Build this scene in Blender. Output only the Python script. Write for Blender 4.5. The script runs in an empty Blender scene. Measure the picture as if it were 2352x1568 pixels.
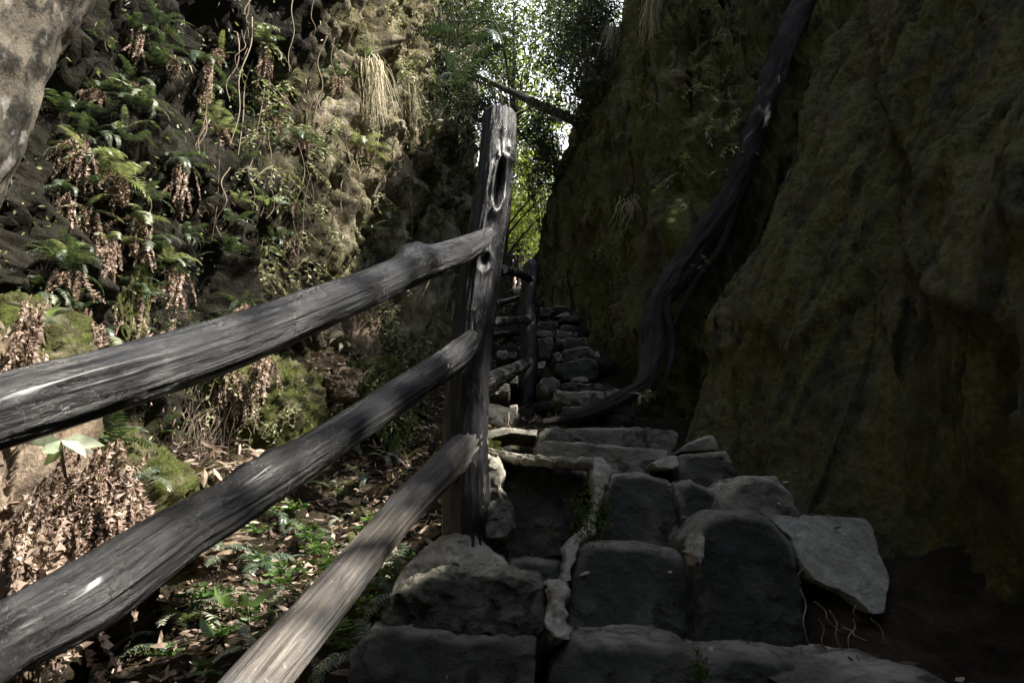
import bpy, math, random
import numpy as np
from mathutils import Vector, Matrix
from mathutils.bvhtree import BVHTree
R = math.radians
random.seed(7); rng = np.random.default_rng(7)
sc = bpy.context.scene
col = sc.collection

# ------------------------------------------------------------------ camera
PITCH = R(16.0); FPX = 1568.0
cam = bpy.data.cameras.new('camera'); camo = bpy.data.objects.new('camera', cam); col.objects.link(camo)
cam.lens = 24; cam.sensor_width = 36; cam.clip_start = .05; cam.clip_end = 500
camo.location = (0, 0, 0); camo.rotation_euler = (R(90) + PITCH, 0, 0)
cam.dof.use_dof = True; cam.dof.focus_distance = 4.2; cam.dof.aperture_fstop = 8
sc.camera = camo
# ------------------------------------------------------------------ sky, sun, exposure
SUN = Vector((.635, -.28, .72)).normalized()
w = bpy.data.worlds.new('World'); sc.world = w; w.use_nodes = True
nt = w.node_tree; bg = nt.nodes['Background']
sky = nt.nodes.new('ShaderNodeTexSky'); sky.sky_type = 'NISHITA'; sky.sun_disc = False
sky.sun_elevation = math.asin(SUN.z); sky.sun_rotation = math.atan2(SUN.x, SUN.y)
tc = nt.nodes.new('ShaderNodeTexCoord'); cn = nt.nodes.new('ShaderNodeTexNoise'); cn.inputs['Scale'].default_value = 2.2; cn.inputs['Detail'].default_value = 7
nt.links.new(tc.outputs['Generated'], cn.inputs['Vector'])
cr = nt.nodes.new('ShaderNodeValToRGB'); cr.color_ramp.elements[0].position = .26; cr.color_ramp.elements[1].position = .42
nt.links.new(cn.outputs['Fac'], cr.inputs[0])
sp = nt.nodes.new('ShaderNodeSeparateXYZ'); nt.links.new(tc.outputs['Generated'], sp.inputs[0])
fr = nt.nodes.new('ShaderNodeMapRange'); fr.inputs['From Min'].default_value = .45; fr.inputs['From Max'].default_value = .8; nt.links.new(sp.outputs['Y'], fr.inputs['Value'])
mu = nt.nodes.new('ShaderNodeMath'); mu.operation = 'MULTIPLY'; nt.links.new(cr.outputs[0], mu.inputs[0]); nt.links.new(fr.outputs[0], mu.inputs[1])
cm = nt.nodes.new('ShaderNodeMix'); cm.data_type = 'RGBA'; nt.links.new(mu.outputs[0], cm.inputs[0]); hz = nt.nodes.new('ShaderNodeMix'); hz.data_type = 'RGBA'; hz.inputs[0].default_value = .4; hz.inputs[7].default_value = (4.2, 4.1, 3.9, 1)   # even pale veil added over the sky to take blue out of the fill
nt.links.new(sky.outputs[0], hz.inputs[6]); nt.links.new(hz.outputs[2], cm.inputs[6]); cm.inputs[7].default_value = (15, 15.5, 17, 1)   # a bank of bright white cloud ahead
nt.links.new(cm.outputs[2], bg.inputs[0]); bg.inputs[1].default_value = .07
sl = bpy.data.lights.new('sun', 'SUN'); sl.energy = 5.0; sl.angle = R(.53); sl.color = (1, .94, .84)
so = bpy.data.objects.new('sun', sl); col.objects.link(so)
so.rotation_euler = SUN.to_track_quat('Z', 'Y').to_euler()
vs = sc.view_settings; vs.view_transform = 'Standard'; vs.look = 'None'; vs.exposure = 1.6; vs.gamma = 1

# ------------------------------------------------------------------ helpers
def ray(px, py):
    a = (px - 1176) / FPX; b = (784 - py) / FPX
    return Vector((a, math.cos(PITCH) - b * math.sin(PITCH), math.sin(PITCH) + b * math.cos(PITCH)))
def P(px, py, Y):
    d = ray(px, py); return d * (Y / d.y)
def tag(o, label=None, cat=None, group=None, kind=None):
    if label: o['label'] = label
    if cat: o['category'] = cat
    if group: o['group'] = group
    if kind: o['kind'] = kind
    return o
def empty(name, loc, rot=(0, 0, 0)):
    o = bpy.data.objects.new(name, None); col.objects.link(o); o.location = loc; o.rotation_euler = rot
    o.empty_display_size = .05; return o
def mesh(name, V, Fs, mats, uv=None, smooth=True, mi=None):
    V = np.asarray(V, dtype=np.float32)
    if not isinstance(Fs, list): Fs = [Fs]
    Fs = [np.asarray(f, dtype=np.int32) for f in Fs if len(f)]
    me = bpy.data.meshes.new(name)
    me.vertices.add(len(V)); me.vertices.foreach_set('co', V.ravel())
    lo = np.concatenate([f.ravel() for f in Fs]); cnt = np.concatenate([np.full(len(f), f.shape[1]) for f in Fs])
    st = np.concatenate([[0], np.cumsum(cnt)[:-1]]).astype(np.int32)
    me.loops.add(len(lo)); me.loops.foreach_set('vertex_index', lo)
    me.polygons.add(len(cnt)); me.polygons.foreach_set('loop_start', st)
    me.polygons.foreach_set('use_smooth', np.full(len(cnt), smooth))
    if mi is not None: me.polygons.foreach_set('material_index', np.asarray(mi, dtype=np.int32))
    if uv is not None:
        l = me.uv_layers.new(name='UVMap'); l.data.foreach_set('uv', np.asarray(uv, dtype=np.float32)[lo].ravel())
    me.update(calc_edges=True)
    for m in (mats if isinstance(mats, (list, tuple)) else [mats]): me.materials.append(m)
    return me
def obj(name, me, parent=None, loc=None):
    o = bpy.data.objects.new(name, me); col.objects.link(o)
    if parent: o.parent = parent
    if loc is not None: o.location = loc
    return o
# numpy gradient noise -------------------------------------------------
_perm = np.random.default_rng(3).permutation(256); _perm = np.concatenate([_perm, _perm, _perm])
_g = np.random.default_rng(4).normal(size=(256, 3)); _g /= np.linalg.norm(_g, axis=1)[:, None]
def noise(p):
    p = np.asarray(p, dtype=np.float64); i = np.floor(p).astype(np.int64); f = p - i; i &= 255
    u = f * f * f * (f * (f * 6 - 15) + 10); out = 0
    for dx in (0, 1):
        for dy in (0, 1):
            for dz in (0, 1):
                h = _perm[_perm[_perm[(i[..., 0] + dx) & 255] + ((i[..., 1] + dy) & 255)] + ((i[..., 2] + dz) & 255)]
                g = _g[h]
                d = g[..., 0] * (f[..., 0] - dx) + g[..., 1] * (f[..., 1] - dy) + g[..., 2] * (f[..., 2] - dz)
                wgt = (u[..., 0] if dx else 1 - u[..., 0]) * (u[..., 1] if dy else 1 - u[..., 1]) * (u[..., 2] if dz else 1 - u[..., 2])
                out = out + wgt * d
    return out * 1.6
def fbm(p, o=5, ridged=False, gain=.5):
    p = np.asarray(p, dtype=np.float64); s = 0; a = 1; t = 0
    for k in range(o):
        n = noise(p + 17.3 * k)
        s = s + a * ((1 - 2 * np.abs(n)) if ridged else n); t += a; a *= gain; p = p * 2.03
    return s / t
def grid_faces(nu, nv, closed_u=False):
    i = np.arange(nu if closed_u else nu - 1); j = np.arange(nv - 1)
    I, J = np.meshgrid(i, j, indexing='ij'); I2 = (I + 1) % nu
    return np.stack([I * nv + J, I2 * nv + J, I2 * nv + J + 1, I * nv + J + 1], -1).reshape(-1, 4)
def resample(pts, n, extra=None):
    pts = np.asarray([list(p) for p in pts], float); k = len(pts)
    q = np.vstack([2 * pts[0] - pts[1], pts, 2 * pts[-1] - pts[-2]])
    t = np.linspace(0, k - 1 - 1e-6, n); i = t.astype(int); f = (t - i)[:, None]
    p0, p1, p2, p3 = q[i], q[i + 1], q[i + 2], q[i + 3]
    out = .5 * ((2 * p1) + (-p0 + p2) * f + (2 * p0 - 5 * p1 + 4 * p2 - p3) * f ** 2 + (-p0 + 3 * p1 - 3 * p2 + p3) * f ** 3)
    return out
def tube(pts, radii, n=40, seg=24, amp=0.0, grain=0.0, knots=(), cap=True, seed=0, round_end=False):
    """returns verts, faces list, uv.  knots = (t, angle, size, height)"""
    C = resample(pts, n); rr = np.interp(np.linspace(0, 1, n), np.linspace(0, 1, len(radii)), radii)
    if round_end:
        e = np.minimum(np.arange(n), np.arange(n)[::-1]) / 3.0; rr = rr * np.clip(np.sqrt(1 - (1 - np.clip(e, 0, 1)) ** 2), .45, 1)
    T = np.gradient(C, axis=0); T /= np.linalg.norm(T, axis=1)[:, None]
    up = np.array([0, 0, 1.0]) if abs(T[0, 2]) < .9 else np.array([0, -1.0, 0])
    N = np.cross(up, T[0]); N /= np.linalg.norm(N); Ns = []
    for k in range(n):
        N = N - T[k] * N.dot(T[k]); N /= np.linalg.norm(N); Ns.append(N.copy())
    Ns = np.array(Ns); B = np.cross(T, Ns)
    th = np.linspace(0, 2 * np.pi, seg, endpoint=False)
    L = np.concatenate([[0], np.cumsum(np.linalg.norm(np.diff(C, axis=0), axis=1))])
    TH, LL = np.meshgrid(th, L, indexing='xy')
    rad = np.repeat(rr[:, None], seg, 1)
    q = np.stack([np.cos(TH) * 1.2 + seed * 7.1, np.sin(TH) * 1.2, LL * 2.2], -1)
    rad = rad * (1 + amp * fbm(q, 3))
    if grain:
        q = np.stack([np.cos(TH) * 5 + seed, np.sin(TH) * 5, LL * 2.5], -1)
        rad = rad - rr[:, None] * grain * np.clip(fbm(q, 3, True) - .35, 0, 1)
    for kn in knots:
        if len(kn) == 6:      # elongated hollow: t, direction, half length, half width, depth, lip
            kt, kd, kl, kw, kh, lip = kn; m = int(kt * (n - 1)); kd = np.array(kd, float); ka = math.atan2(kd.dot(B[m]), kd.dot(Ns[m]))
            d2 = ((LL - kt * L[-1]) / kl) ** 2 + ((np.angle(np.exp(1j * (TH - ka)))) * rr[:, None] / kw) ** 2
            rad = rad - kh * np.exp(-d2 ** 2) + lip * np.exp(-((np.sqrt(d2) - 1.35) / .35) ** 2); continue
        kt, ka, ks, kh = kn
        d2 = ((LL - kt * L[-1]) / ks) ** 2 + ((np.angle(np.exp(1j * (TH - ka)))) * rr[:, None] / ks) ** 2
        rad = rad + kh * (np.exp(-d2) - .75 * np.exp(-d2 * 9))
    V = C[:, None, :] + rad[..., None] * (np.cos(TH)[..., None] * Ns[:, None, :] + np.sin(TH)[..., None] * B[:, None, :])
    V = V.transpose(1, 0, 2).reshape(-1, 3)
    uv = np.stack([TH.T / (2 * np.pi), LL.T], -1).reshape(-1, 2)
    F = [grid_faces(seg, n, True)]
    if cap:
        V = np.vstack([V, C[0] - T[0] * rr[0] * .12, C[-1] + T[-1] * rr[-1] * .12]); uv = np.vstack([uv, [[.5, 0], [.5, L[-1]]]])
        a = len(V) - 2; j = np.arange(seg); j2 = (j + 1) % seg
        F.append(np.stack([j2 * n, j * n, np.full(seg, a)], -1)); F.append(np.stack([j * n + n - 1, j2 * n + n - 1, np.full(seg, a + 1)], -1))
    return V, F, uv
def join(parts):
    Vs, F3, F4, U = [], [], [], []; o = 0
    for V, F, uv in parts:
        Vs.append(V); U.append(uv)
        for f in (F if isinstance(F, list) else [F]):
            f = np.asarray(f)
            (F3 if f.shape[1] == 3 else F4).append(f + o)
        o += len(V)
    Fs = []
    if F4: Fs.append(np.vstack(F4))
    if F3: Fs.append(np.vstack(F3))
    return np.vstack(Vs), Fs, np.vstack(U)

# ------------------------------------------------------------------ materials
class NT:
    def __init__(s, name):
        s.m = bpy.data.materials.new(name); s.m.use_nodes = True; s.t = s.m.node_tree; s.n = s.t.nodes
        s.b = s.n['Principled BSDF']; s.out = s.n['Material Output']
    def new(s, ty, **k):
        n = s.n.new(ty)
        for a, v in k.items():
            if a in n.inputs: n.inputs[a].default_value = v
            else: setattr(n, a, v)
        return n
    def link(s, a, b): s.t.links.new(a, b)
    def coord(s, scale=(1, 1, 1), src='Object', rot=(0, 0, 0)):
        t = s.new('ShaderNodeTexCoord'); m = s.new('ShaderNodeMapping'); m.inputs['Scale'].default_value = scale
        m.inputs['Rotation'].default_value = rot
        s.link(t.outputs[src], m.inputs['Vector']); return m.outputs[0]
    def noise(s, vec, scale, detail=8, rough=.6, dist=0):
        n = s.new('ShaderNodeTexNoise'); n.inputs['Scale'].default_value = scale; n.inputs['Detail'].default_value = detail
        n.inputs['Roughness'].default_value = rough; n.inputs['Distortion'].default_value = dist
        s.link(vec, n.inputs['Vector']); return n.outputs['Fac']
    def ramp(s, fac, stops, interp='LINEAR'):
        r = s.new('ShaderNodeValToRGB'); cr = r.color_ramp; cr.interpolation = interp
        while len(cr.elements) < len(stops): cr.elements.new(.5)
        for e, (p, c) in zip(cr.elements, stops):
            e.position = p; e.color = (c, c, c, 1) if not hasattr(c, '__len__') else (*c, 1)
        s.link(fac, r.inputs[0]); return r.outputs[0]
    def mix(s, fac, a, b, mode='MIX'):
        m = s.new('ShaderNodeMix', data_type='RGBA', blend_type=mode)
        for k, v in ((0, fac), (6, a), (7, b)):
            if hasattr(v, 'node'): s.link(v, m.inputs[k])
            elif k == 0: m.inputs[0].default_value = v
            else: m.inputs[k].default_value = (*v, 1)
        return m.outputs[2]
    def math(s, op, a, b=0.0):
        m = s.new('ShaderNodeMath', operation=op)
        for k, v in ((0, a), (1, b)):
            if hasattr(v, 'node'): s.link(v, m.inputs[k])
            else: m.inputs[k].default_value = v
        return m.outputs[0]
    def bump(s, h, strength, dist, prev=None):
        b = s.new('ShaderNodeBump'); b.inputs['Strength'].default_value = strength; b.inputs['Distance'].default_value = dist
        s.link(h, b.inputs['Height'])
        if prev is not None: s.link(prev, b.inputs['Normal'])
        return b.outputs[0]
    def done(s, color, rough=.85, normal=None, spec=.3):
        if hasattr(color, 'node'): s.link(color, s.b.inputs['Base Color'])
        else: s.b.inputs['Base Color'].default_value = (*color, 1)
        if hasattr(rough, 'node'): s.link(rough, s.b.inputs['Roughness'])
        else: s.b.inputs['Roughness'].default_value = rough
        s.b.inputs['Specular IOR Level'].default_value = spec
        if normal is not None: s.link(normal, s.b.inputs['Normal'])
        return s.m
def up_mask(t, lo, hi):
    g = t.new('ShaderNodeNewGeometry'); x = t.new('ShaderNodeSeparateXYZ'); t.link(g.outputs['Normal'], x.inputs[0])
    m = t.new('ShaderNodeMapRange'); m.inputs['From Min'].default_value = lo; m.inputs['From Max'].default_value = hi
    t.link(x.outputs['Z'], m.inputs['Value']); return m.outputs[0]

def rock_mat(name, dark, mid, light, moss, moss_amt=.5, streak=(1, 1, .25), bump=1.0, rough=.85, spec=.2, scale=1.0, zone=False, rot=None, lit_dust=None, crack=0.0, vary=0.0):
    t = NT(name); c = t.coord(tuple(s * scale for s in streak))
    if rot:
        m0 = t.new('ShaderNodeMapping'); m0.inputs['Rotation'].default_value = (rot[0], -rot[1], rot[2]); m1 = c.node
        t.link(m1.inputs['Vector'].links[0].from_socket, m0.inputs['Vector']); t.link(m0.outputs[0], m1.inputs['Vector'])
    c1 = t.coord((scale,) * 3)
    n1 = t.noise(c, 1.6, 9, .68, .4); n2 = t.noise(c1, 7, 9, .7); n3 = t.noise(c1, 38, 6, .65); n4 = t.noise(c, 5, 7, .7, .6)
    base = t.ramp(n1, [(.3, dark), (.5 - .04 * zone, mid), (.68 - .09 * zone, light)])
    base = t.mix(t.ramp(n2, [(.35, .85), (.5, .25), (.62, 0.0)]), base, dark)
    sp = t.ramp(n3, [(.35, .72), (.5, 1.0), (.7, 1.3)]); base = t.mix(.8, base, sp, 'MULTIPLY')
    mm = t.ramp(n4, [(.5 - .18 * moss_amt, 0.0), (.56, 1.0)])
    mossn = t.ramp(t.noise(c1, 55, 5, .6), [(.3, tuple(x * .45 for x in moss)), (.7, tuple(min(1, x * 1.5) for x in moss))])
    base = t.mix(t.math('MULTIPLY', mm, min(1, moss_amt * 1.3)), base, mossn)
    if lit_dust:      # pale upper rims: worn edges plus sky light put into the colour
        at = t.new('ShaderNodeAttribute', attribute_name='worn'); um = t.math('MULTIPLY', at.outputs['Fac'], t.ramp(n2, [(.36, .25), (.55, 1.0)])); base = t.mix(um, base, lit_dust)
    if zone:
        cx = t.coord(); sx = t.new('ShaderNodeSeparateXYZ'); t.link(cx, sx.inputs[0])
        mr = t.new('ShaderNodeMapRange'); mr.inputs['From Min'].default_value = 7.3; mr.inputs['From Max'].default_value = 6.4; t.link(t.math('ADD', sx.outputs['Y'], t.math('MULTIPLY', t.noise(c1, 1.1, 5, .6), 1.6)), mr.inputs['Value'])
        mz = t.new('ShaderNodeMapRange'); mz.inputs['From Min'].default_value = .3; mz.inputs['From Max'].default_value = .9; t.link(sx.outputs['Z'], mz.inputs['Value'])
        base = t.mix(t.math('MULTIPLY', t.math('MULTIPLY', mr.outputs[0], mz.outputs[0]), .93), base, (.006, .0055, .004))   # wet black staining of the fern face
    if vary:
        oi = t.new('ShaderNodeObjectInfo'); base = t.mix(vary, base, t.ramp(oi.outputs['Random'], [(0, (.6, .62, .58)), (.5, (.95, .95, .9)), (1, (1.35, 1.27, 1.12))]), 'MULTIPLY')
    cb = None
    if crack:
        vo = t.new('ShaderNodeTexVoronoi', feature='DISTANCE_TO_EDGE'); vo.inputs['Scale'].default_value = crack
        wv = t.new('ShaderNodeVectorMath', operation='MULTIPLY_ADD'); nz_ = t.new('ShaderNodeTexNoise'); nz_.inputs['Scale'].default_value = 2.6; nz_.inputs['Detail'].default_value = 5; t.link(c, nz_.inputs['Vector'])
        t.link(nz_.outputs['Color'], wv.inputs[0]); wv.inputs[1].default_value = (.9, .9, .9); t.link(c, wv.inputs[2]); t.link(wv.outputs[0], vo.inputs['Vector'])
        ck = t.math('MAXIMUM', t.ramp(vo.outputs['Distance'], [(.0, 0.0), (.05, 1.0)]), t.ramp(n1, [(.45, 1.0), (.6, 0.0)]))
        base = t.mix(ck, tuple(x * .35 for x in dark), base); cb = t.bump(ck, 1.0, .06)
    nb = t.bump(n1, .5 * bump, .12, cb); nb = t.bump(n2, .6 * bump, .05, nb); nb = t.bump(n3, .6 * bump, .012, nb)
    return t.done(base, rough, nb, spec)

M = {}
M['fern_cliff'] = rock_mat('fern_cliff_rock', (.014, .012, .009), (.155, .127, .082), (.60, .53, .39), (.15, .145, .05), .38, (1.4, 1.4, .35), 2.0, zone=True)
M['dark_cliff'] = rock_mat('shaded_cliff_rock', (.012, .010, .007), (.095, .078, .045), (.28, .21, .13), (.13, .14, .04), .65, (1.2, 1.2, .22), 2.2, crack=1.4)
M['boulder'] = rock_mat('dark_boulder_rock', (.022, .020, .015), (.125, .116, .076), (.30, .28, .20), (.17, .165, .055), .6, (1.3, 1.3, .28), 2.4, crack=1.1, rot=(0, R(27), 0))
M['stone'] = rock_mat('step_stone', (.016, .017, .015), (.052, .054, .047), (.16, .155, .13), (.03, .036, .018), .16, (1, 1, 1), 1.3, .7, .35, 2.2, crack=.9, vary=.8, lit_dust=(.42, .40, .34))
M['stone_light'] = rock_mat('worn_step_stone', (.08, .078, .068), (.18, .175, .15), (.32, .31, .27), (.07, .08, .04), .12, (1, 1, 1), 1.3, .75, .3, 2.2, crack=.9, vary=.6, lit_dust=(.55, .52, .45))
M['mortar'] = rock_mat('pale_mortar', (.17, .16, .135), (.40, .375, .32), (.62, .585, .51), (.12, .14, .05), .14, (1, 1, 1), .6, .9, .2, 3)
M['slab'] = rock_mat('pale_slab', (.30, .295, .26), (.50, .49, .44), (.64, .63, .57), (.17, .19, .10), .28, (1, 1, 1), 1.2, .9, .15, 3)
M['moss_rock'] = rock_mat('mossy_rock', (.03, .027, .018), (.13, .11, .07), (.36, .31, .22), (.085, .10, .025), .85, (1, 1, 1), 1.4, .9, .15, 1.6)
M['tan_rock'] = rock_mat('tan_rock', (.07, .052, .04), (.25, .19, .14), (.50, .40, .31), (.2, .18, .08), .15, (1, 1, .6), 1.0, .9, .15, 2)
M['soil'] = rock_mat('dark_soil', (.012, .009, .007), (.05, .037, .026), (.10, .075, .055), (.03, .035, .012), .25, (1, 1, 1), 1.4, .95, .1, 2.4)

def pillar_mat():
    t = NT('lichen_rock'); c = t.coord()
    n1 = t.noise(c, 3.2, 6, .6, .3); n2 = t.noise(c, 9, 8, .65); n3 = t.noise(c, 45, 5, .6)
    b = t.ramp(n1, [(.3, (.04, .038, .032)), (.5, (.16, .14, .11)), (.7, (.32, .28, .22))])
    b = t.mix(t.ramp(n2, [(.5, 0.0), (.6, .9)]), b, (.025, .024, .022))
    b = t.mix(t.ramp(t.noise(c, 12, 4, .5), [(.6, 0.0), (.68, .6)]), b, (.34, .32, .3))
    nb = t.bump(n2, .5, .03); nb = t.bump(n3, .5, .008, nb)
    return t.done(b, .85, nb, .2)
M['pillar'] = pillar_mat()

def wood_mat(name, dark, mid, light, rough=.42, tint=(.02, .017, .014), coat=0.0):
    t = NT(name); c = t.coord((34, 2.2, 1), 'UV'); cc = t.coord((9, 3.5, 1), 'UV'); o = t.coord()
    n1 = t.noise(c, 1.0, 8, .7, .5); n2 = t.noise(cc, 1.0, 6, .6, .8); n3 = t.noise(o, 60, 5, .7); n4 = t.noise(o, 5, 5, .6)
    b = t.ramp(n1, [(.36, dark), (.58, mid), (.8, light)])
    b = t.mix(t.ramp(n2, [(.38, .9), (.5, 0.0)]), b, dark)
    b = t.mix(t.ramp(n4, [(.45, 0.0), (.62, .45)]), b, tint)
    b = t.mix(t.ramp(n3, [(.62, 0.0), (.72, .7)]), b, light)
    r = t.ramp(n4, [(.35, rough - .1), (.65, rough + .2)])
    nb = t.bump(n1, .8, .014); nb = t.bump(n2, .5, .015, nb); nb = t.bump(n3, .4, .004, nb)
    t.b.inputs['Coat Weight'].default_value = coat; t.b.inputs['Coat Roughness'].default_value = .22
    return t.done(b, r, nb, .5)
M['log'] = wood_mat('weathered_log', (.003, .003, .0035), (.007, .0066, .0072), (.075, .066, .058), .26, (.012, .016, .024), .10)
M['log_pale'] = wood_mat('worn_log', (.07, .06, .052), (.2, .178, .152), (.46, .41, .35), .5, (.09, .10, .12))  # paler log copy: sun on the bottom rail is put into its colour
M['root'] = wood_mat('gnarled_root', (.005, .004, .0035), (.013, .011, .009), (.04, .034, .028), .85)
M['bark'] = wood_mat('tree_bark', (.02, .016, .012), (.055, .045, .035), (.11, .09, .07), .85)

def leaf_mat(name, c1, c2, c3, trans=.35, rough=.5, spec=.4):
    t = NT(name); g = t.new('ShaderNodeNewGeometry'); oi = t.new('ShaderNodeObjectInfo')
    f = t.math('FRACT', t.math('ADD', g.outputs['Random Per Island'], oi.outputs['Random']))
    c = t.ramp(f, [(.0, c1), (.5, c2), (1, c3)])
    n = t.noise(t.coord(), 30, 3, .5); c = t.mix(.6, c, t.ramp(n, [(.35, .6), (.65, 1.3)]), 'MULTIPLY')
    m = t.done(c, rough, None, spec)
    if trans:
        tr = t.new('ShaderNodeBsdfTranslucent'); t.link(t.mix(1.0, c, (1.5, 1.7, .7), 'MULTIPLY'), tr.inputs['Color'])
        mx = t.new('ShaderNodeMixShader'); mx.inputs[0].default_value = trans
        t.link(t.b.outputs[0], mx.inputs[1]); t.link(tr.outputs[0], mx.inputs[2]); t.link(mx.outputs[0], t.out.inputs['Surface'])
    return m
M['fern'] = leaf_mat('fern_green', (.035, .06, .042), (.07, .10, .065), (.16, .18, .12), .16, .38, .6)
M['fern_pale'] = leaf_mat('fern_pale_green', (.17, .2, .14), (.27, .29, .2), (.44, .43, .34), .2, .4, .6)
M['fern_blue'] = leaf_mat('fern_blue_green', (.03, .05, .045), (.05, .08, .065), (.11, .13, .10), .12, .4, .5)  # darker bluish fern copy with the shade put into the leaf colour
M['fern_dead'] = leaf_mat('fern_dead_brown', (.12, .08, .06), (.27, .195, .155), (.54, .43, .36), .12, .8, .15)
M['litter'] = leaf_mat('dead_leaf', (.07, .048, .035), (.2, .145, .11), (.44, .35, .28), .1, .6, .3)
M['leaf'] = leaf_mat('broad_leaf', (.05, .11, .03), (.09, .16, .045), (.13, .2, .06), .3, .35, .5)
M['leaf_grey'] = leaf_mat('grey_green_leaf', (.25, .3, .2), (.34, .38, .28), (.42, .44, .36), .25, .35, .5)
M['canopy'] = leaf_mat('canopy_leaf', (.03, .045, .018), (.06, .085, .03), (.14, .16, .06), .35, .5, .3)
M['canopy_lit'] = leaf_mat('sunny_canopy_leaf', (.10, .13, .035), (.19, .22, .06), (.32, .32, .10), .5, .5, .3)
M['scrub'] = leaf_mat('scrub_leaf', (.02, .03, .016), (.045, .06, .035), (.12, .14, .10), .25, .45, .4)
M['creeper'] = leaf_mat('creeper_leaf', (.12, .15, .06), (.24, .27, .13), (.4, .4, .25), .25, .5, .4)
M['straw'] = leaf_mat('dry_grass', (.3, .26, .18), (.45, .4, .29), (.6, .55, .43), .15, .7, .2)
M['grass'] = leaf_mat('green_grass', (.06, .13, .03), (.1, .19, .05), (.2, .26, .09), .3, .5, .3)
M['twig'] = leaf_mat('dry_twig', (.12, .09, .065), (.2, .155, .12), (.33, .27, .21), 0, .8, .2)
M['moss'] = leaf_mat('moss_tuft', (.04, .07, .012), (.07, .11, .02), (.11, .15, .035), .1, .8, .1)
def flat_mat(name, c, r=.7):
    t = NT(name); n = t.noise(t.coord(), 20, 4, .5)
    return t.done(t.mix(.5, c, t.ramp(n, [(.3, .8), (.7, 1.1)]), 'MULTIPLY'), r)
M['skin'] = flat_mat('skin', (.5, .32, .23)); M['blue'] = flat_mat('blue_cloth', (.02, .04, .42)); M['white'] = flat_mat('white_cloth', (.75, .78, .85)); M['hair'] = flat_mat('dark_hair', (.02, .015, .012))

# ------------------------------------------------------------------ terrain
SY = [-3, 0, 1.4, 1.75, 2.05, 2.4, 2.75, 3.0, 4.0, 4.6, 5.2, 6.0, 6.8, 7.6, 8.3, 9.5, 12, 16, 20, 26, 60]
SZ = [-1.9, -.95, -.62, -.52, -.33, -.12, .07, .2, .47, .72, .95, 1.4, 1.85, 2.25, 2.65, 3.2, 4.3, 5.9, 7.5, 9.6, 14]
def S(y): return np.interp(y, SY, SZ)
def ground_z(x, y):
    x = np.asarray(x, float); y = np.asarray(y, float)
    d = np.clip(-.22 - x, 0, None); drop = 1.15 * (1 - np.exp(-d * .85)) * np.clip(1.4 - y / 11, .15, 1)
    xc = -3.1 + .5 * (y - 4.2); near = np.clip(1 - np.abs(x - xc) / 1.9, 0, 1) ** 1.2 * (.5 + .45 * np.clip((y - 3) / 1.5, 0, 1))
    r = np.clip(x - 1.0, 0, None) * .3
    r = r + np.clip(x - .70, 0, .3) * .5 * np.clip((2.4 - y) / .3, 0, 1) * np.clip((y - 1.35) / .2, 0, 1)
    return S(y) - drop + near * (x < .0) + r * np.clip((3.2 - y), 0, 1)
xs = np.concatenate([np.linspace(-60, -6, 14), np.linspace(-5.6, 3.5, 260), np.linspace(4, 60, 14)])
ys = np.concatenate([np.linspace(-60, -2, 14), np.linspace(-1.6, 10, 320), np.linspace(10.5, 60, 40)])
X, Y = np.meshgrid(xs, ys, indexing='ij'); Z = ground_z(X, Y)
q = np.stack([X, Y, np.zeros_like(X)], -1)
Z = Z + .10 * fbm(q * 1.6, 4) + .045 * fbm(q * 6 + 5, 4, True)
gV = np.stack([X, Y, Z], -1).reshape(-1, 3)
ground = tag(obj('ground', mesh('ground', gV, grid_faces(len(xs), len(ys))[:, ::-1], M['soil'])), kind='structure')

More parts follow.
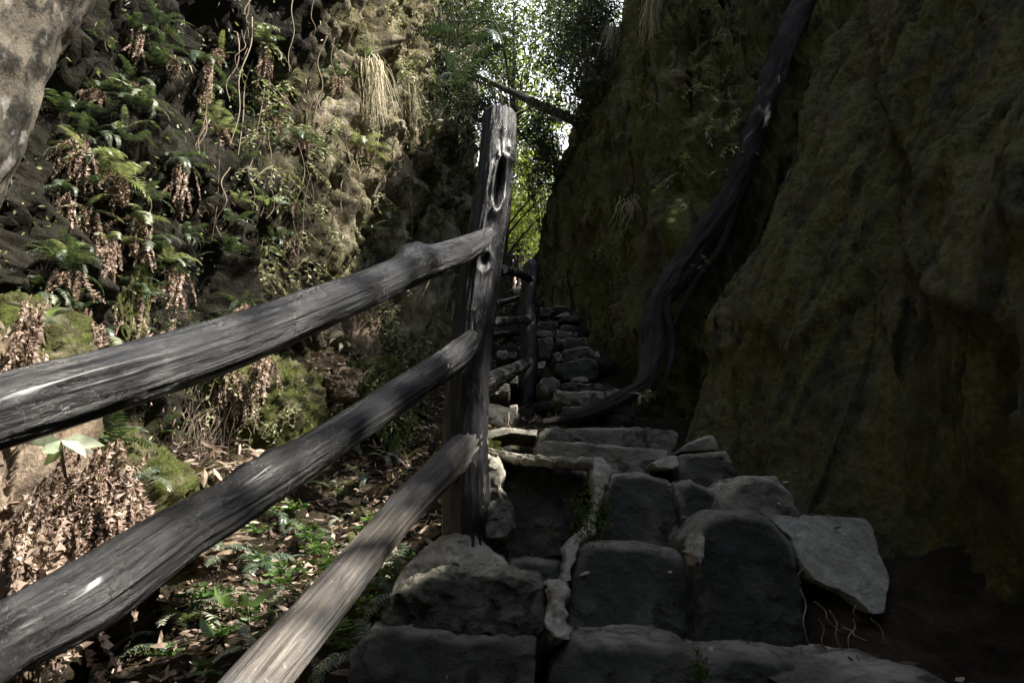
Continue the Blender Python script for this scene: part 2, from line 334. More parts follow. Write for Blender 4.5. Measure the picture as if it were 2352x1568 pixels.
def cliff(name, plan, profile, nu, nv, side, disp, mat, lean=(0, 0), groove=(), steps=()):
    """plan: xy polyline; profile: list of (outward, z); side=+1: rock lies to the right of the walking direction"""
    C = resample([(p[0], p[1], 0) for p in plan], nu)[:, :2]
    # smooth
    for _ in range(6): C[1:-1] = (C[:-2] + 2 * C[1:-1] + C[2:]) / 4
    T = np.gradient(C, axis=0); T /= np.linalg.norm(T, axis=1)[:, None]
    O = np.stack([T[:, 1], -T[:, 0]], -1) * side
    pr = resample([(p[0], p[1], 0) for p in profile], nv)[:, :2]
    off, z = pr[:, 0], pr[:, 1]
    V = np.zeros((nu, nv, 3))
    V[..., :2] = C[:, None, :] + O[:, None, :] * off[None, :, None]
    V[..., 2] = z[None, :]
    V[..., 0] += lean[0] * (z[None, :] - .6); V[..., 1] += lean[1] * (z[None, :] - .6)
    du = np.gradient(V, axis=0); dv = np.gradient(V, axis=1); N = np.cross(dv, du) * side
    N /= np.linalg.norm(N, axis=-1)[..., None] + 1e-9
    d = disp(V)
    for pl, w_, dep in groove:
        pl = np.array([list(p) for p in pl]); best = np.full(d.shape, 1e9); sg = np.zeros(d.shape)
        base = V + 0
        for a, b in zip(pl[:-1], pl[1:]):
            ab = b - a; tt = np.clip(((base - a) @ ab) / (ab @ ab), 0, 1)[..., None]
            dd = np.linalg.norm(base - (a + tt * ab), axis=-1); best = np.minimum(best, dd)
        d = d - dep * np.exp(-(best / w_) ** 2)
    if steps:
        D_ = V - 0; cp, sp_ = math.cos(PITCH), math.sin(PITCH); fw = D_[..., 1] * cp + D_[..., 2] * sp_; up_ = -D_[..., 1] * sp_ + D_[..., 2] * cp
        ok = fw > .3; fw = np.where(ok, fw, 1); sx = 1176 + FPX * D_[..., 0] / fw; sy = 784 - FPX * up_ / fw
        for kind, xs_, ys_, h_ in steps:      # bedding slabs standing proud on one side of a crack
            if kind == 'v': d = d + h_ * ok * np.clip((sx - np.interp(sy, ys_, xs_)) / 16, 0, 1)
            else: d = d + h_ * ok * np.clip((np.interp(sx, xs_, ys_) - sy) / 14, 0, 1) * ((sx > xs_[0]) & (sx < xs_[-1])) * np.clip(1 - (np.interp(sx, xs_, ys_) - sy) / 420, 0, 1)
    V = V + N * d[..., None]
    F = grid_faces(nu, nv)
    if side < 0: F = F[:, ::-1]
    me = mesh(name, V.reshape(-1, 3), F, mat); o = obj(name, me)
    bv = BVHTree.FromPolygons([Vector(v) for v in V[::2, ::2].reshape(-1, 3)], grid_faces(V[::2, ::2].shape[0], V[::2, ::2].shape[1])[:, (range(4) if side > 0 else range(3, -1, -1))].tolist())
    return o, bv, V, N

def disp_fern(V):
    q = V * [1, 1, .45]; s = V * 1.0
    wz = V + .35 * np.stack([noise(V * .8), noise(V * .8 + 9), noise(V * .8 + 21)], -1)
    d = .55 * fbm(wz * [.55, .55, .35], 3) + .42 * np.clip(fbm(wz * [1.3, 1.3, .55] + 4, 4, True), -.2, 1)
    st_ = wz.copy(); st_[..., 2] += .5 * wz[..., 1]
    d = d + .17 * fbm(wz * [3.2, 3.2, 1.0], 4, True) + .10 * fbm(st_ * [1.6, 1.6, 5.5], 3, True)
    led = np.abs(((V[..., 2] * 1.1 + 1.2 * noise(V * [.6, .6, .3])) % 1) - .5) * 2
    d = d + .22 * led ** 2 * (noise(V * .7 + 33) > -.15)
    d = d + .028 * fbm(V * 11, 4, True) + .010 * fbm(V * 34, 3)
    return d - .25 - .0 * d
fcliff, bv_f, VF, _ = cliff('fern_cliff', [(4.5, -11.5), (.5, -12.5), (-4.5, -10), (-5.8, -5), (-5.6, -1.5), (-4.6, .9), (-3.3, 3.0), (-2.5, 5.4), (-1.6, 7.4), (-.85, 9.0), (-.75, 10.6), (-1.4, 13), (-2.6, 18), (-4, 26)],  # leading points: unseen end wall added behind the camera to darken step faces
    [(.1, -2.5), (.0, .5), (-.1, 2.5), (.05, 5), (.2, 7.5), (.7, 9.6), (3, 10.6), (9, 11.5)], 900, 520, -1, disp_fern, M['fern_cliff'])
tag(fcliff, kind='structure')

def disp_dark(V):
    wz = V + .3 * np.stack([noise(V * .9), noise(V * .9 + 9), noise(V * .9 + 21)], -1)
    sh = wz.copy(); sh[..., 0] = wz[..., 0] - .3 * wz[..., 2]; sh[..., 1] = wz[..., 1] + .0 * wz[..., 2]
    d = .42 * fbm(sh * [.7, .7, .2], 3) + .34 * fbm(sh * [1.8, 1.8, .4] + 4, 4, True) + .17 * fbm(sh * [5, 5, 1.2], 4, True)
    return d + .03 * fbm(V * 14, 4, True) - .12
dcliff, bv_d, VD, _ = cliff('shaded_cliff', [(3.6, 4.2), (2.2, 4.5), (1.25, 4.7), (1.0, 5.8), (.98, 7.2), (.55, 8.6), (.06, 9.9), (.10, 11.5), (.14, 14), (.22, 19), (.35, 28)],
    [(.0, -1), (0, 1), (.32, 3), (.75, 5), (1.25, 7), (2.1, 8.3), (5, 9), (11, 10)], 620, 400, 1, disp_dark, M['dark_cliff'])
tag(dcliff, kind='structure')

def disp_b(V):
    sh = V.copy(); sh[..., 0] -= .5 * V[..., 2]; sh[..., 1] -= .16 * V[..., 2]      # features run along the lean of the rock
    sh = sh + .18 * np.stack([noise(sh * .9), noise(sh * .9 + 9), 2 * noise(sh * .9 + 21)], -1)
    d = .15 * fbm(sh * [.7, .7, .3] + 2.2, 2) + .10 * fbm(sh * [1.6, 1.6, .35] + 4, 3, True)
    d = d + .055 * np.tanh(fbm(sh * [1.1, 1.1, .5] + 11, 2) * 18) + .04 * np.tanh(fbm(sh * [2.6, 2.6, 1.3] + 31, 2) * 14)
    return d + .05 * fbm(sh * [6, 6, .9], 4, True) + .03 * fbm(V * 12, 4, True) + .012 * fbm(V * 36, 2) - .1
def on_b(pts, y0=2.2):
    out = []
    for px, py in pts:   # meet the leaning plane of the boulder's face
        r = ray(px, py); n = Vector((1, .30, -.58)); p0 = Vector((1.35, 1.6, .6)); t = n.dot(p0) / n.dot(r)
        out.append(r * t)
    return out
grooves = [(on_b([(2000, 60), (2060, 300), (2130, 470), (2150, 620), (2230, 760), (2352, 830), (2500, 870)]), .045, .2),
           (on_b([(1730, 760), (1770, 790), (1830, 845), (1900, 790), (1950, 740)]), .03, .12),
           (on_b([(1560, 800), (1600, 830), (1680, 760), (1730, 760)]), .025, .08),
           (on_b([(2020, 900), (2070, 870), (2140, 910), (2170, 960)]), .03, .12),
           ([P(1800, 1120, 2.1), P(1950, 1280, 2.0), P(2080, 1450, 1.8), P(2180, 1600, 1.6)], .42, .42),
           (on_b([(2120, 470), (2060, 700), (2000, 740)]), .02, .07),
           (on_b([(1860, 850), (1830, 1000), (1850, 1150)]), .05, .12)]
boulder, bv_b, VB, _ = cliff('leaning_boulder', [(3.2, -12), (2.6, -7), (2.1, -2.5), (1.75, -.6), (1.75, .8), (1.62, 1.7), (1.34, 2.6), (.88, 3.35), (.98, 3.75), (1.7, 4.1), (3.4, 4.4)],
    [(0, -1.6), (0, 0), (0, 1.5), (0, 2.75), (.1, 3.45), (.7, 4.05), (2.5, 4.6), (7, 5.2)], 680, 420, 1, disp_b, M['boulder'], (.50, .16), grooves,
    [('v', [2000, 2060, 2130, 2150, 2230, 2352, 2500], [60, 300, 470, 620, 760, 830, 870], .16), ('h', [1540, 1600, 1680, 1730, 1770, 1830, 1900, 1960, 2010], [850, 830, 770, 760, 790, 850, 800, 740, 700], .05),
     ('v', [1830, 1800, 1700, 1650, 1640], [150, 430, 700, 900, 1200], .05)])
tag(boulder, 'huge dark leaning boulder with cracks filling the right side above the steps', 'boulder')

# ------------------------------------------------------------------ stones
def outline_mesh(name, out, Yf, depth=.35, tilt=.2, mat=None, amp=.022, bevel=.034, seed=0, scale=1.0, na=170, nr=40, ns=20, uvs=False):
    o = np.array(out, float)
    # resample closed polygon evenly, light rounding
    cl = np.vstack([o, o[:1]]); L = np.concatenate([[0], np.cumsum(np.linalg.norm(np.diff(cl, axis=0), axis=1))])
    t = np.linspace(0, L[-1], na, endpoint=False); p = np.stack([np.interp(t, L, cl[:, 0]), np.interp(t, L, cl[:, 1])], -1)
    p = (np.roll(p, 1, 0) + 2 * p + np.roll(p, -1, 0)) / 4
    ymax = p[:, 1].max(); hpx = ymax - p[:, 1].min()
    W = np.array([list(P(a, b, Yf + tilt * (ymax - b) / hpx * min(1, hpx / FPX * Yf / .25))) for a, b in p])
    c = W.mean(0); size = min(np.ptp(W[:, 0]), np.ptp(W[:, 2])); bev = min(bevel, size * .3)
    rings = []; lit_wear = []
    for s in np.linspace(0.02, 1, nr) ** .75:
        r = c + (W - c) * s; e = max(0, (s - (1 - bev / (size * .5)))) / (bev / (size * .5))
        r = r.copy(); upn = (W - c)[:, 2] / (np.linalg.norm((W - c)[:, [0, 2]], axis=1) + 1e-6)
        lit_wear.append(np.clip(upn * 1.3, 0, 1) * min(1, max(0, e * 1.6 - .25)))  # mask rises toward the top edge, where sky light is painted in
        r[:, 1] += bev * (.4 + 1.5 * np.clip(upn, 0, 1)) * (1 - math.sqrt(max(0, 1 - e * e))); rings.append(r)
    last = rings[-1]
    for k in range(1, ns + 1):
        f = k / ns; r = last.copy(); r[:, 1] += depth * f
        gsz = 1 + .02 * math.sin(f * 3.1); r[:, [0, 2]] = c[[0, 2]] + (r[:, [0, 2]] - c[[0, 2]]) * gsz; rings.append(r); lit_wear.append(np.clip(upn * 1.6, 0, 1))
    V = np.array(rings)  # (nring, na, 3)
    q = V + seed * 3.7
    f1 = 2.8 / max(.12, size) * .35 + 2
    D = np.stack([fbm(q * f1, 3), fbm(q * f1 + 11, 3), fbm(q * f1 + 23, 3)], -1) * amp * np.array([.55, 1.7, .55])
    rd = fbm(q * [7, 7, 11], 4, True)[..., None] * amp * .38
    fc = np.tanh(fbm(q * [5, 5, 8], 2) * 10)[..., None] * amp * .12 + np.tanh(fbm(q * [11, 8, 14] + 5, 2) * 8)[..., None] * amp * .08
    D = D + (rd + fc) * np.array([0, -1, .3]) + np.stack([fbm(q * 30, 3), fbm(q * 30 + 7, 3), fbm(q * 30 + 9, 3)], -1) * amp * .3
    V = V + D
    nrn = len(rings); Vf = V.reshape(-1, 3)
    ctr0 = V[0].mean(0); ctr1 = V[-1].mean(0); Vf = np.vstack([Vf, ctr0, ctr1]); n0 = len(Vf) - 2
    I, J = np.meshgrid(np.arange(nrn - 1), np.arange(na), indexing='ij'); J2 = (J + 1) % na
    F = np.stack([I * na + J, I * na + J2, (I + 1) * na + J2, (I + 1) * na + J], -1).reshape(-1, 4)
    j = np.arange(na); j2 = (j + 1) % na
    F3 = np.vstack([np.stack([np.full(na, n0), j2, j], -1), np.stack([np.full(na, n0 + 1), (nrn - 1) * na + j, (nrn - 1) * na + j2], -1)])
    a = np.array(out); ar = np.sum(a[:, 0] * np.roll(a[:, 1], -1) - a[:, 1] * np.roll(a[:, 0], -1))
    if ar > 0: F = F[:, ::-1]; F3 = F3[:, ::-1]
    org = c + np.array([0, depth / 2, 0]); org[2] = Vf[:, 2].min()
    me = mesh(name, Vf - org, [F, F3], mat or M['stone']); wa = me.attributes.new('worn', 'FLOAT', 'POINT'); wa.data.foreach_set('value', np.concatenate([np.array(lit_wear).ravel(), [0, 0]]).astype(np.float32)); return me, org
nst = [0]; STB = []
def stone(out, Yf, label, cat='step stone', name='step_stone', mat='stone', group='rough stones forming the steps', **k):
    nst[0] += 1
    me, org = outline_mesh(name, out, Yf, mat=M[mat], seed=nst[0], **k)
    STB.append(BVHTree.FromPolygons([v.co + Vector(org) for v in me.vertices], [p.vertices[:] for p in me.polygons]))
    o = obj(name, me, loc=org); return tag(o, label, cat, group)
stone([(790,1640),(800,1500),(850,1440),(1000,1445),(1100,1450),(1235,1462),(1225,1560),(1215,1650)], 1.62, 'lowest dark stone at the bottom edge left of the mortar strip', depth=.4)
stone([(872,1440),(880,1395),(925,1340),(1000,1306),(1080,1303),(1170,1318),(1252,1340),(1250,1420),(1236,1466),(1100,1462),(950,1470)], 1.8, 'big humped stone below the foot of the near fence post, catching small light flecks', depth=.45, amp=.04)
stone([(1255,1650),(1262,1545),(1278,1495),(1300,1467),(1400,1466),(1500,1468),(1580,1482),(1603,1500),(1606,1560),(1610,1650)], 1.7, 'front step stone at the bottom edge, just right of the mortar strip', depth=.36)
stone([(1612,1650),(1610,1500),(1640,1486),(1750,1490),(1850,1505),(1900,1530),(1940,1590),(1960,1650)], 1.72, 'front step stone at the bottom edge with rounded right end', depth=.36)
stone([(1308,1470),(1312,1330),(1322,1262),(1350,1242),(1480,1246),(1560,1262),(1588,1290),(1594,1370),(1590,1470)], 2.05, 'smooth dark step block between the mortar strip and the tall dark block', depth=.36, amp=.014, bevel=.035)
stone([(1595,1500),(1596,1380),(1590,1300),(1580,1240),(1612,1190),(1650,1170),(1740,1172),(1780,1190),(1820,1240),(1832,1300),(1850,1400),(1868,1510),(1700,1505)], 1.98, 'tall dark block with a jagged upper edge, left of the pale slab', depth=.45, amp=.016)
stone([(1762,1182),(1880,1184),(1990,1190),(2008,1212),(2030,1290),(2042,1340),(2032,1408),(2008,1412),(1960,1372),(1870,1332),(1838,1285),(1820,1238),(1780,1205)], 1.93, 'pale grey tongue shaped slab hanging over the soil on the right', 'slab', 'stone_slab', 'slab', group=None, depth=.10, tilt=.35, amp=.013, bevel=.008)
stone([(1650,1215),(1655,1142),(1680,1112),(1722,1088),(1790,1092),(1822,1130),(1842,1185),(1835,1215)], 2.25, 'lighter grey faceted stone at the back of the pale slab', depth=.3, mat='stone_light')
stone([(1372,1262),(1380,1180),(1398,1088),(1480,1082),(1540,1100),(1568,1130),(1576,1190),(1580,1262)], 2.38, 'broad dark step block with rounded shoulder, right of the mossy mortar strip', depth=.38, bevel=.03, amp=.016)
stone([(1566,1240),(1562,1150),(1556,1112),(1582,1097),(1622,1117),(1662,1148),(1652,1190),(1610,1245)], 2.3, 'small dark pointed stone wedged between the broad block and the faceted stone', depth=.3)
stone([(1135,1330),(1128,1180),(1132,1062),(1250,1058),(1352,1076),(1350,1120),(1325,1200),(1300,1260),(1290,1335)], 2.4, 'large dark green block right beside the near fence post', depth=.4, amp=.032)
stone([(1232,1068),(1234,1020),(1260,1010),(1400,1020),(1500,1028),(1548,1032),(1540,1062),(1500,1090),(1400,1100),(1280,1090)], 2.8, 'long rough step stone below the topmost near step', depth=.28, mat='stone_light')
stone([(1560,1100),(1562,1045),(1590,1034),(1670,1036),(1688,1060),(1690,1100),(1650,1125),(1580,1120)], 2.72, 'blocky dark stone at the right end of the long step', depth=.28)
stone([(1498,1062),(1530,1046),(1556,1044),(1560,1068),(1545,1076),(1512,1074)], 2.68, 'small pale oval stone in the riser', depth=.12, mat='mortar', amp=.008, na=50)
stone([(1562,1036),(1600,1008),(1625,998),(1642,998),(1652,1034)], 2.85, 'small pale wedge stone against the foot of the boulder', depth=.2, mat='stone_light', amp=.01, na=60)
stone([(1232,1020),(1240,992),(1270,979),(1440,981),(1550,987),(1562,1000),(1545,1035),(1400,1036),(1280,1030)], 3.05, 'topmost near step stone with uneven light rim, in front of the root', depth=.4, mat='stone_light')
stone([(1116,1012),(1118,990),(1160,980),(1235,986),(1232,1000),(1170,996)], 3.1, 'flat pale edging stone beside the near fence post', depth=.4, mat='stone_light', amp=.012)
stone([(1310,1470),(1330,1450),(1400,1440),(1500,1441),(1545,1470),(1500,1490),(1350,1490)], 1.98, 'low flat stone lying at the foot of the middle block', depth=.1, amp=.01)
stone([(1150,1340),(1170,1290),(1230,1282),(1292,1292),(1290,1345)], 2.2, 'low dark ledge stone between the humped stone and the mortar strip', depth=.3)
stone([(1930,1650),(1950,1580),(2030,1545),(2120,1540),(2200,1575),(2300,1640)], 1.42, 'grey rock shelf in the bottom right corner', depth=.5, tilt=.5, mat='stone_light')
Zm = lambda L: [(1136.8 + .225 * x, 627.2 + .225 * y) for x, y in L]
far = [
 ([(600,1300),(606,1210),(650,1190),(900,1195),(1190,1220),(1205,1245),(1150,1330),(900,1340),(740,1330)], 4.4, 'stone_light', 'broad light slab at the head of the root, facing the viewer'),
 ([(690,1200),(688,1120),(1000,1122),(1090,1132),(1132,1190),(1100,1230)], 4.8, 'stone', 'long low step stone above the broad light slab'),
 ([(440,1150),(470,1065),(600,1050),(665,1095),(682,1150),(640,1200),(560,1240),(490,1210)], 4.7, 'stone_light', 'rounded boulder stone just right of the far fence post'),
 ([(620,1000),(610,925),(700,900),(820,880),(960,860),(1040,900),(1062,1000),(1030,1100),(860,1090),(700,1080)], 5.6, 'stone', 'large rough stone mid flight on the far steps'),
 ([(600,830),(655,800),(712,880),(650,905)], 5.8, 'stone_light', 'pale tilted brick shaped stone in the far steps'),
 ([(680,795),(760,770),(860,745),(960,750),(1022,800),(1010,890),(860,890),(725,885)], 6.0, 'stone', 'wide stone with arched top in the far steps'),
 ([(412,975),(415,905),(522,905),(492,975)], 5.5, 'mortar', 'pale square tile stone beside the far fence post'),
 ([(425,870),(425,652),(590,648),(603,740),(565,870)], 6.1, 'stone', 'tall dark riser stone right behind the far fence post'),
 ([(630,670),(692,662),(682,730),(650,745)], 6.5, 'stone_light', 'small pale chip between two risers of the far steps'),
 ([(690,668),(930,645),(962,770),(830,790),(690,790)], 6.6, 'stone', 'dark riser stone with a thin light rim'),
 ([(425,650),(430,586),(612,580),(606,655)], 6.8, 'stone_light', 'narrow left stone of the middle far riser'),
 ([(626,670),(630,580),(840,606),(845,670)], 7.0, 'stone_light', 'narrow right stone of the middle far riser'),
 ([(640,600),(690,522),(840,540),(872,610)], 7.3, 'stone', 'low peaked stone in the upper far steps'),
 ([(430,590),(440,492),(640,490),(645,585)], 7.5, 'stone', 'long plain stone in the upper far steps'),
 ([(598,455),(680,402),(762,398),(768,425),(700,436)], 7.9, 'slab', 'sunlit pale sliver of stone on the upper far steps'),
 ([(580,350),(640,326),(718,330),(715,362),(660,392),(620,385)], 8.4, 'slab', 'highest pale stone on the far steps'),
 ([(458,445),(470,342),(570,345),(605,395),(560,455)], 8.2, 'stone', 'crumbling rock left of the highest pale stone'),
 ([(640,500),(700,432),(860,430),(872,498)], 7.8, 'stone', 'dark step stone right under the sunlit sliver'),
 ([(490,300),(488,232),(640,225),(672,268),(590,330)], 9.0, 'stone', 'green tinted angular rock above the far steps'),
 ([(672,302),(682,262),(720,250),(754,254),(756,296)], 9.0, 'stone_light', 'little rounded stone with a light top at the stair bend'),
 ([(490,180),(510,70),(640,20),(770,-30),(768,240),(640,235),(520,215)], 10.2, 'stone', 'big dark rock at the bend of the stairs'),
 ([(15,870),(20,792),(120,780),(145,870)], 5.7, 'stone_light', 'light stone framed between the two lower far rails'),
 ([(130,870),(132,802),(222,812),(226,870)], 5.8, 'stone', 'stone touching the far post between the lower rails'),
 ([(0,1230),(0,1110),(70,1090),(155,1140),(140,1225)], 4.7, 'stone_light', 'mottled stone under the lowest far rail'),
 ([(100,1115),(110,1050),(232,1030),(234,1120)], 4.9, 'stone', 'flat stone right under the lowest far rail by the post'),
 ([(142,1570),(146,1332),(236,1330),(232,1580)], 4.5, 'stone', 'upright mossy stone left of the far fence post foot'),
 ([(690,1440),(700,1360),(900,1345),(935,1400),(860,1455)], 4.15, 'stone', 'low grey stone resting between mossy ground and root'),
 ([(920,1425),(925,1350),(1080,1290),(1132,1300),(1060,1380)], 4.2, 'stone', 'green grey sloping stone lying along the root'),
 ([(1130,1240),(1132,1190),(1280,1170),(1292,1232),(1210,1245)], 4.6, 'stone_light', 'small light stone at the upper end of the root'),
 ([(770,1100),(800,1060),(940,1060),(960,1110)], 5.1, 'stone_light', 'low rubble stone above the long low step'),
 ([(1012,860),(1018,790),(1060,788),(1068,862)], 6.2, 'mortar', 'small upright pale stone at the right edge of the far steps'),
]
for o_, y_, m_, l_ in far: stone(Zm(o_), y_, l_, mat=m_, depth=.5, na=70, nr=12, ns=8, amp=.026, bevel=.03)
# rubble filling the sides of the stair (cobbles one cannot tell apart)
def blob(name, r, mat, seed, sx=1, sy=1, sz=.7, nu=28, nv=18, amp=.25):
    th = np.linspace(0, 2 * np.pi, nu, endpoint=False); ph = np.linspace(.02, np.pi - .02, nv)
    T_, P_ = np.meshgrid(th, ph, indexing='ij'); V = np.stack([np.sin(P_) * np.cos(T_), np.sin(P_) * np.sin(T_), np.cos(P_)], -1)
    d = 1 + amp * fbm(V * 1.3 + seed * 5.1, 4) + amp * .3 * fbm(V * 5 + seed, 3, True)
    d = d + (.10 * fbm(V * 9 + seed, 4, True) if nu > 60 else 0)
    V = np.sign(V) * np.abs(V) ** .82 * d[..., None] * r * np.array([sx, sy, sz])
    return mesh(name, V.reshape(-1, 3), grid_faces(nu, nv, True)[:, ::-1], mat)
blobs = [blob('rubble_stone', 1, M['stone'], k, 1 + .4 * random.random(), 1, .6 + .2 * random.random()) for k in range(6)]
for k in range(70):
    y = random.uniform(3.2, 9.5); x = random.choice([random.uniform(-.55, .25), random.uniform(.2, .9)])
    if y < 4.4 and x > .05: continue
    r = random.uniform(.05, .15)
    o = obj('rubble_stone', random.choice(blobs), loc=(x, y, float(ground_z(x, y)) + r * .25)); o.scale = (r, r, r)
    o.rotation_euler = (random.uniform(-.3, .3), random.uniform(-.3, .3), random.uniform(0, 6))
    tag(o, 'dark rubble stone packed between the far steps and the fence', 'stone', 'rubble stones between the steps')

# mortar strips
def strip(Lp, Rp, Ys, label, bulge=.006, seed=1, mat='mortar'):
    Ys = [y + .035 for y in Ys]; n, m = 70, 11; Lw = resample([P(a, b, y) for (a, b), y in zip(Lp, Ys)], n); Rw = resample([P(a, b, y) for (a, b), y in zip(Rp, Ys)], n)
    t = np.linspace(0, 1, m); V = Lw[:, None] * (1 - t)[None, :, None] + Rw[:, None] * t[None, :, None]
    prof = 1 - np.abs(2 * t - 1) ** 10; w_ = np.linalg.norm(Rw - Lw, axis=1)
    V = V + np.array([0, -1, .15]) * (prof[None, :, None] * np.minimum(bulge, w_ * .3)[:, None, None] - .004 - .05 * (1 - prof)[None, :, None])
    V = V + (np.stack([fbm(V * 34 + seed, 4) * .9, fbm(V * 22 + 5 + seed, 4) * 1.3, fbm(V * 34 + 9, 4) * .9], -1)) * .013
    bk = V[:, ::-1] + np.array([0, .09, 0]); V = np.concatenate([V, bk], 1).transpose(1, 0, 2); mm = 2 * m
    Vf = V.reshape(-1, 3); F = grid_faces(mm, n, True); org = Vf.mean(0)
    return tag(obj('mortar_strip', mesh('mortar_strip', Vf - org, F, M[mat]), loc=org), label, 'mortar strip')
strip([(1356,1048),(1356,1070),(1358,1094),(1361,1120),(1363,1150),(1360,1172),(1349,1188),(1340,1210),(1319,1228),(1296,1255),(1297,1278),(1292,1301),(1290,1332)],
      [(1388,1052),(1408,1074),(1403,1105),(1394,1124),(1388,1145),(1380,1166),(1372,1200),(1374,1222),(1348,1238),(1334,1256),(1326,1277),(1317,1298),(1311,1334)],
      [2.42,2.38,2.35,2.34,2.33,2.32,2.3,2.27,2.24,2.18,2.14,2.12,2.1], 'pale mortar strip running down between the green block and the broad block')
strip([(1122,1026),(1180,1037),(1250,1044),(1320,1047),(1362,1047)], [(1124,1040),(1172,1054),(1250,1061),(1320,1066),(1362,1070)], [2.5,2.44,2.4,2.38,2.37], 'pale mortar rim along the top of the green block', seed=4)
strip([(1254,1333),(1255,1358),(1262,1372),(1254,1400),(1246,1436),(1262,1453),(1283,1470)], [(1308,1336),(1316,1360),(1302,1392),(1312,1412),(1305,1430),(1320,1448),(1312,1470)], [1.84,1.8,1.79,1.78,1.77,1.76,1.76], 'short pale mortar strip right of the humped stone', .008, 6)
strip([(1604,1218),(1600,1240),(1592,1262),(1600,1290)], [(1612,1222),(1622,1245),(1618,1280),(1612,1296)], [2.02,1.98,1.96,1.95], 'little white mortar plug beside the tall dark block', seed=8)
# cement mound around the near post
me, org = outline_mesh('cement_mound', [(890,1385),(915,1325),(965,1262),(1005,1235),(1045,1215),(1085,1225),(1110,1250),(1150,1285),(1172,1312),(1120,1340),(1010,1335),(950,1365)], 2.1, .35, .2, M['mortar'], .03, .03, 31)
tag(obj('cement_mound', me, loc=org), 'rough pale cement mound holding the foot of the near fence post', 'cement mound')

me, org = outline_mesh('cement_patch', [(1112,1040),(1148,1045),(1160,1085),(1150,1118),(1174,1165),(1180,1212),(1160,1242),(1122,1238)], 2.28, .15, .15, M['stone_light'], .035, .03, 33)
tag(obj('cement_patch', me, loc=org), 'lumpy grey cement patch smeared along the right side of the near post', 'cement patch')
# ------------------------------------------------------------------ fences
def part_tube(name, pts, rad, mat, parent, n=70, seg=40, amp=.10, grain=.16, knots=(), seed=0, rend=True):
    V, F, uv = tube(pts, rad, n, seg, amp, grain, knots, True, seed, rend)
    loc = np.array(parent.location) if parent else 0
    return obj(name, mesh(name, V - loc, F, M[mat], uv), parent)
A = P(1085, 1300, 2.35)
fence = empty('log_fence', A); tag(fence, 'near log fence with one tall knotty post and three long rails', 'fence', 'log fences beside the steps')
post = part_tube('post', [P(1078,1330,2.35), P(1072,1200,2.35), P(1068,1000,2.35), P(1082,800,2.35), P(1105,620,2.35), P(1132,450,2.35), P(1143,330,2.35), P(1147,258,2.35)],
    [.098, .082, .080, .078, .076, .074, .073, .072, .067], 'log', fence, 200, 84, .10, .22, ((.80, (.38, -1, 0), .085, .017, .045, .010), (.62, (.2, -1, 0), .03, .02, .012, .004), (.88, 2.2, .04, .010)), 3)
part_tube('rail', [P(1137,533,2.33), P(1060,575,2.2), P(960,612,2.0), P(800,680,1.72), P(560,775,1.46), P(300,860,1.26), P(0,945,1.09), P(-300,1030,.95)],
    [.028, .05, .054, .056, .06, .062, .062, .06], 'log', fence, 220, 60, .10, .14, ((.25, 2.2, .06, .022), (.27, 1.2, .05, .02)), 5)
part_tube('rail', [P(1088,772,2.3), P(1050,815,2.2), P(960,880,2.04), P(800,985,1.8), P(560,1140,1.53), P(420,1220,1.4), P(200,1370,1.24), P(0,1480,1.13), P(-250,1640,1.0)],
    [.03, .05, .05, .05, .054, .058, .066, .058, .058], 'log', fence, 220, 60, .12, .15, ((.58, 1.8, .07, .02),), 11)
part_tube('rail', [P(1090,1000,2.36), P(1060,1035,2.3), P(1010,1085,2.22), P(900,1200,2.03), P(760,1370,1.78), P(640,1510,1.62), P(500,1680,1.48), P(380,1830,1.36)],
    [.06, .056, .056, .053, .056, .06, .062, .06], 'log_pale', fence, 220, 60, .10, .18, ((.3, 1.8, .05, .012),), 21)
# far fence
B_ = P(1212, 980, 5.2)
fence2 = empty('log_fence', B_); tag(fence2, 'far log fence with flat topped post and short rails beside the far steps', 'fence', 'log fences beside the steps')
part_tube('post', [P(1208,985,5.2), P(1210,900,5.2), P(1216,800,5.2), P(1212,700,5.2), P(1222,597,5.2)], [.085, .072, .07, .074, .062, .066, .062], 'log', fence2, 90, 36, .16, .2, ((.7, 5.2, .05, .03), (.35, 5, .04, .02)), 6)
part_tube('post', [P(1090,990,4.2), P(1092,800,4.2), P(1098,640,4.2), P(1102,560,4.2)], [.085, .075, .07, .065], 'log', fence2, 70, 30, .12, .2, (), 8)
part_tube('post', [P(1206,800,7.6), P(1208,690,7.6), P(1206,630,7.6)], [.07, .065, .06], 'log', fence2, 40, 20, .12, .2, (), 13)
part_tube('rail', [P(1098,628,4.25), P(1155,622,4.6), P(1190,628,4.95), P(1224,642,5.2)], [.034, .036, .034, .034], 'log', fence2, 60, 26, .2, .2, ((.42, 2, .04, .012),), 14)
part_tube('rail', [P(1096,748,4.25), P(1150,738,4.6), P(1190,736,4.95), P(1222,730,5.2)], [.032, .034, .03, .034], 'log', fence2, 60, 26, .2, .2, (), 15)
part_tube('rail', [P(1094,890,4.25), P(1130,868,4.5), P(1180,848,4.9), P(1220,828,5.2)], [.05, .055, .045, .042], 'log', fence2, 60, 26, .16, .2, (), 16)
part_tube('rail', [P(1110,705,6), P(1160,693,6.8), P(1206,680,7.6)], [.035, .03, .03], 'log', fence2, 40, 16, .2, .2, (), 17)
part_tube('rail', [P(1110,775,6), P(1160,768,6.8), P(1206,766,7.6)], [.04, .035, .035], 'log', fence2, 40, 16, .2, .2, (), 18)
part_tube('root_foot', [P(1210,950,5.12), P(1235,938,4.9), P(1262,932,4.7), P(1300,922,4.5), P(1330,924,4.4)], [.05, .045, .04, .028, .012], 'log', fence2, 40, 20, .25, .2, (), 19)
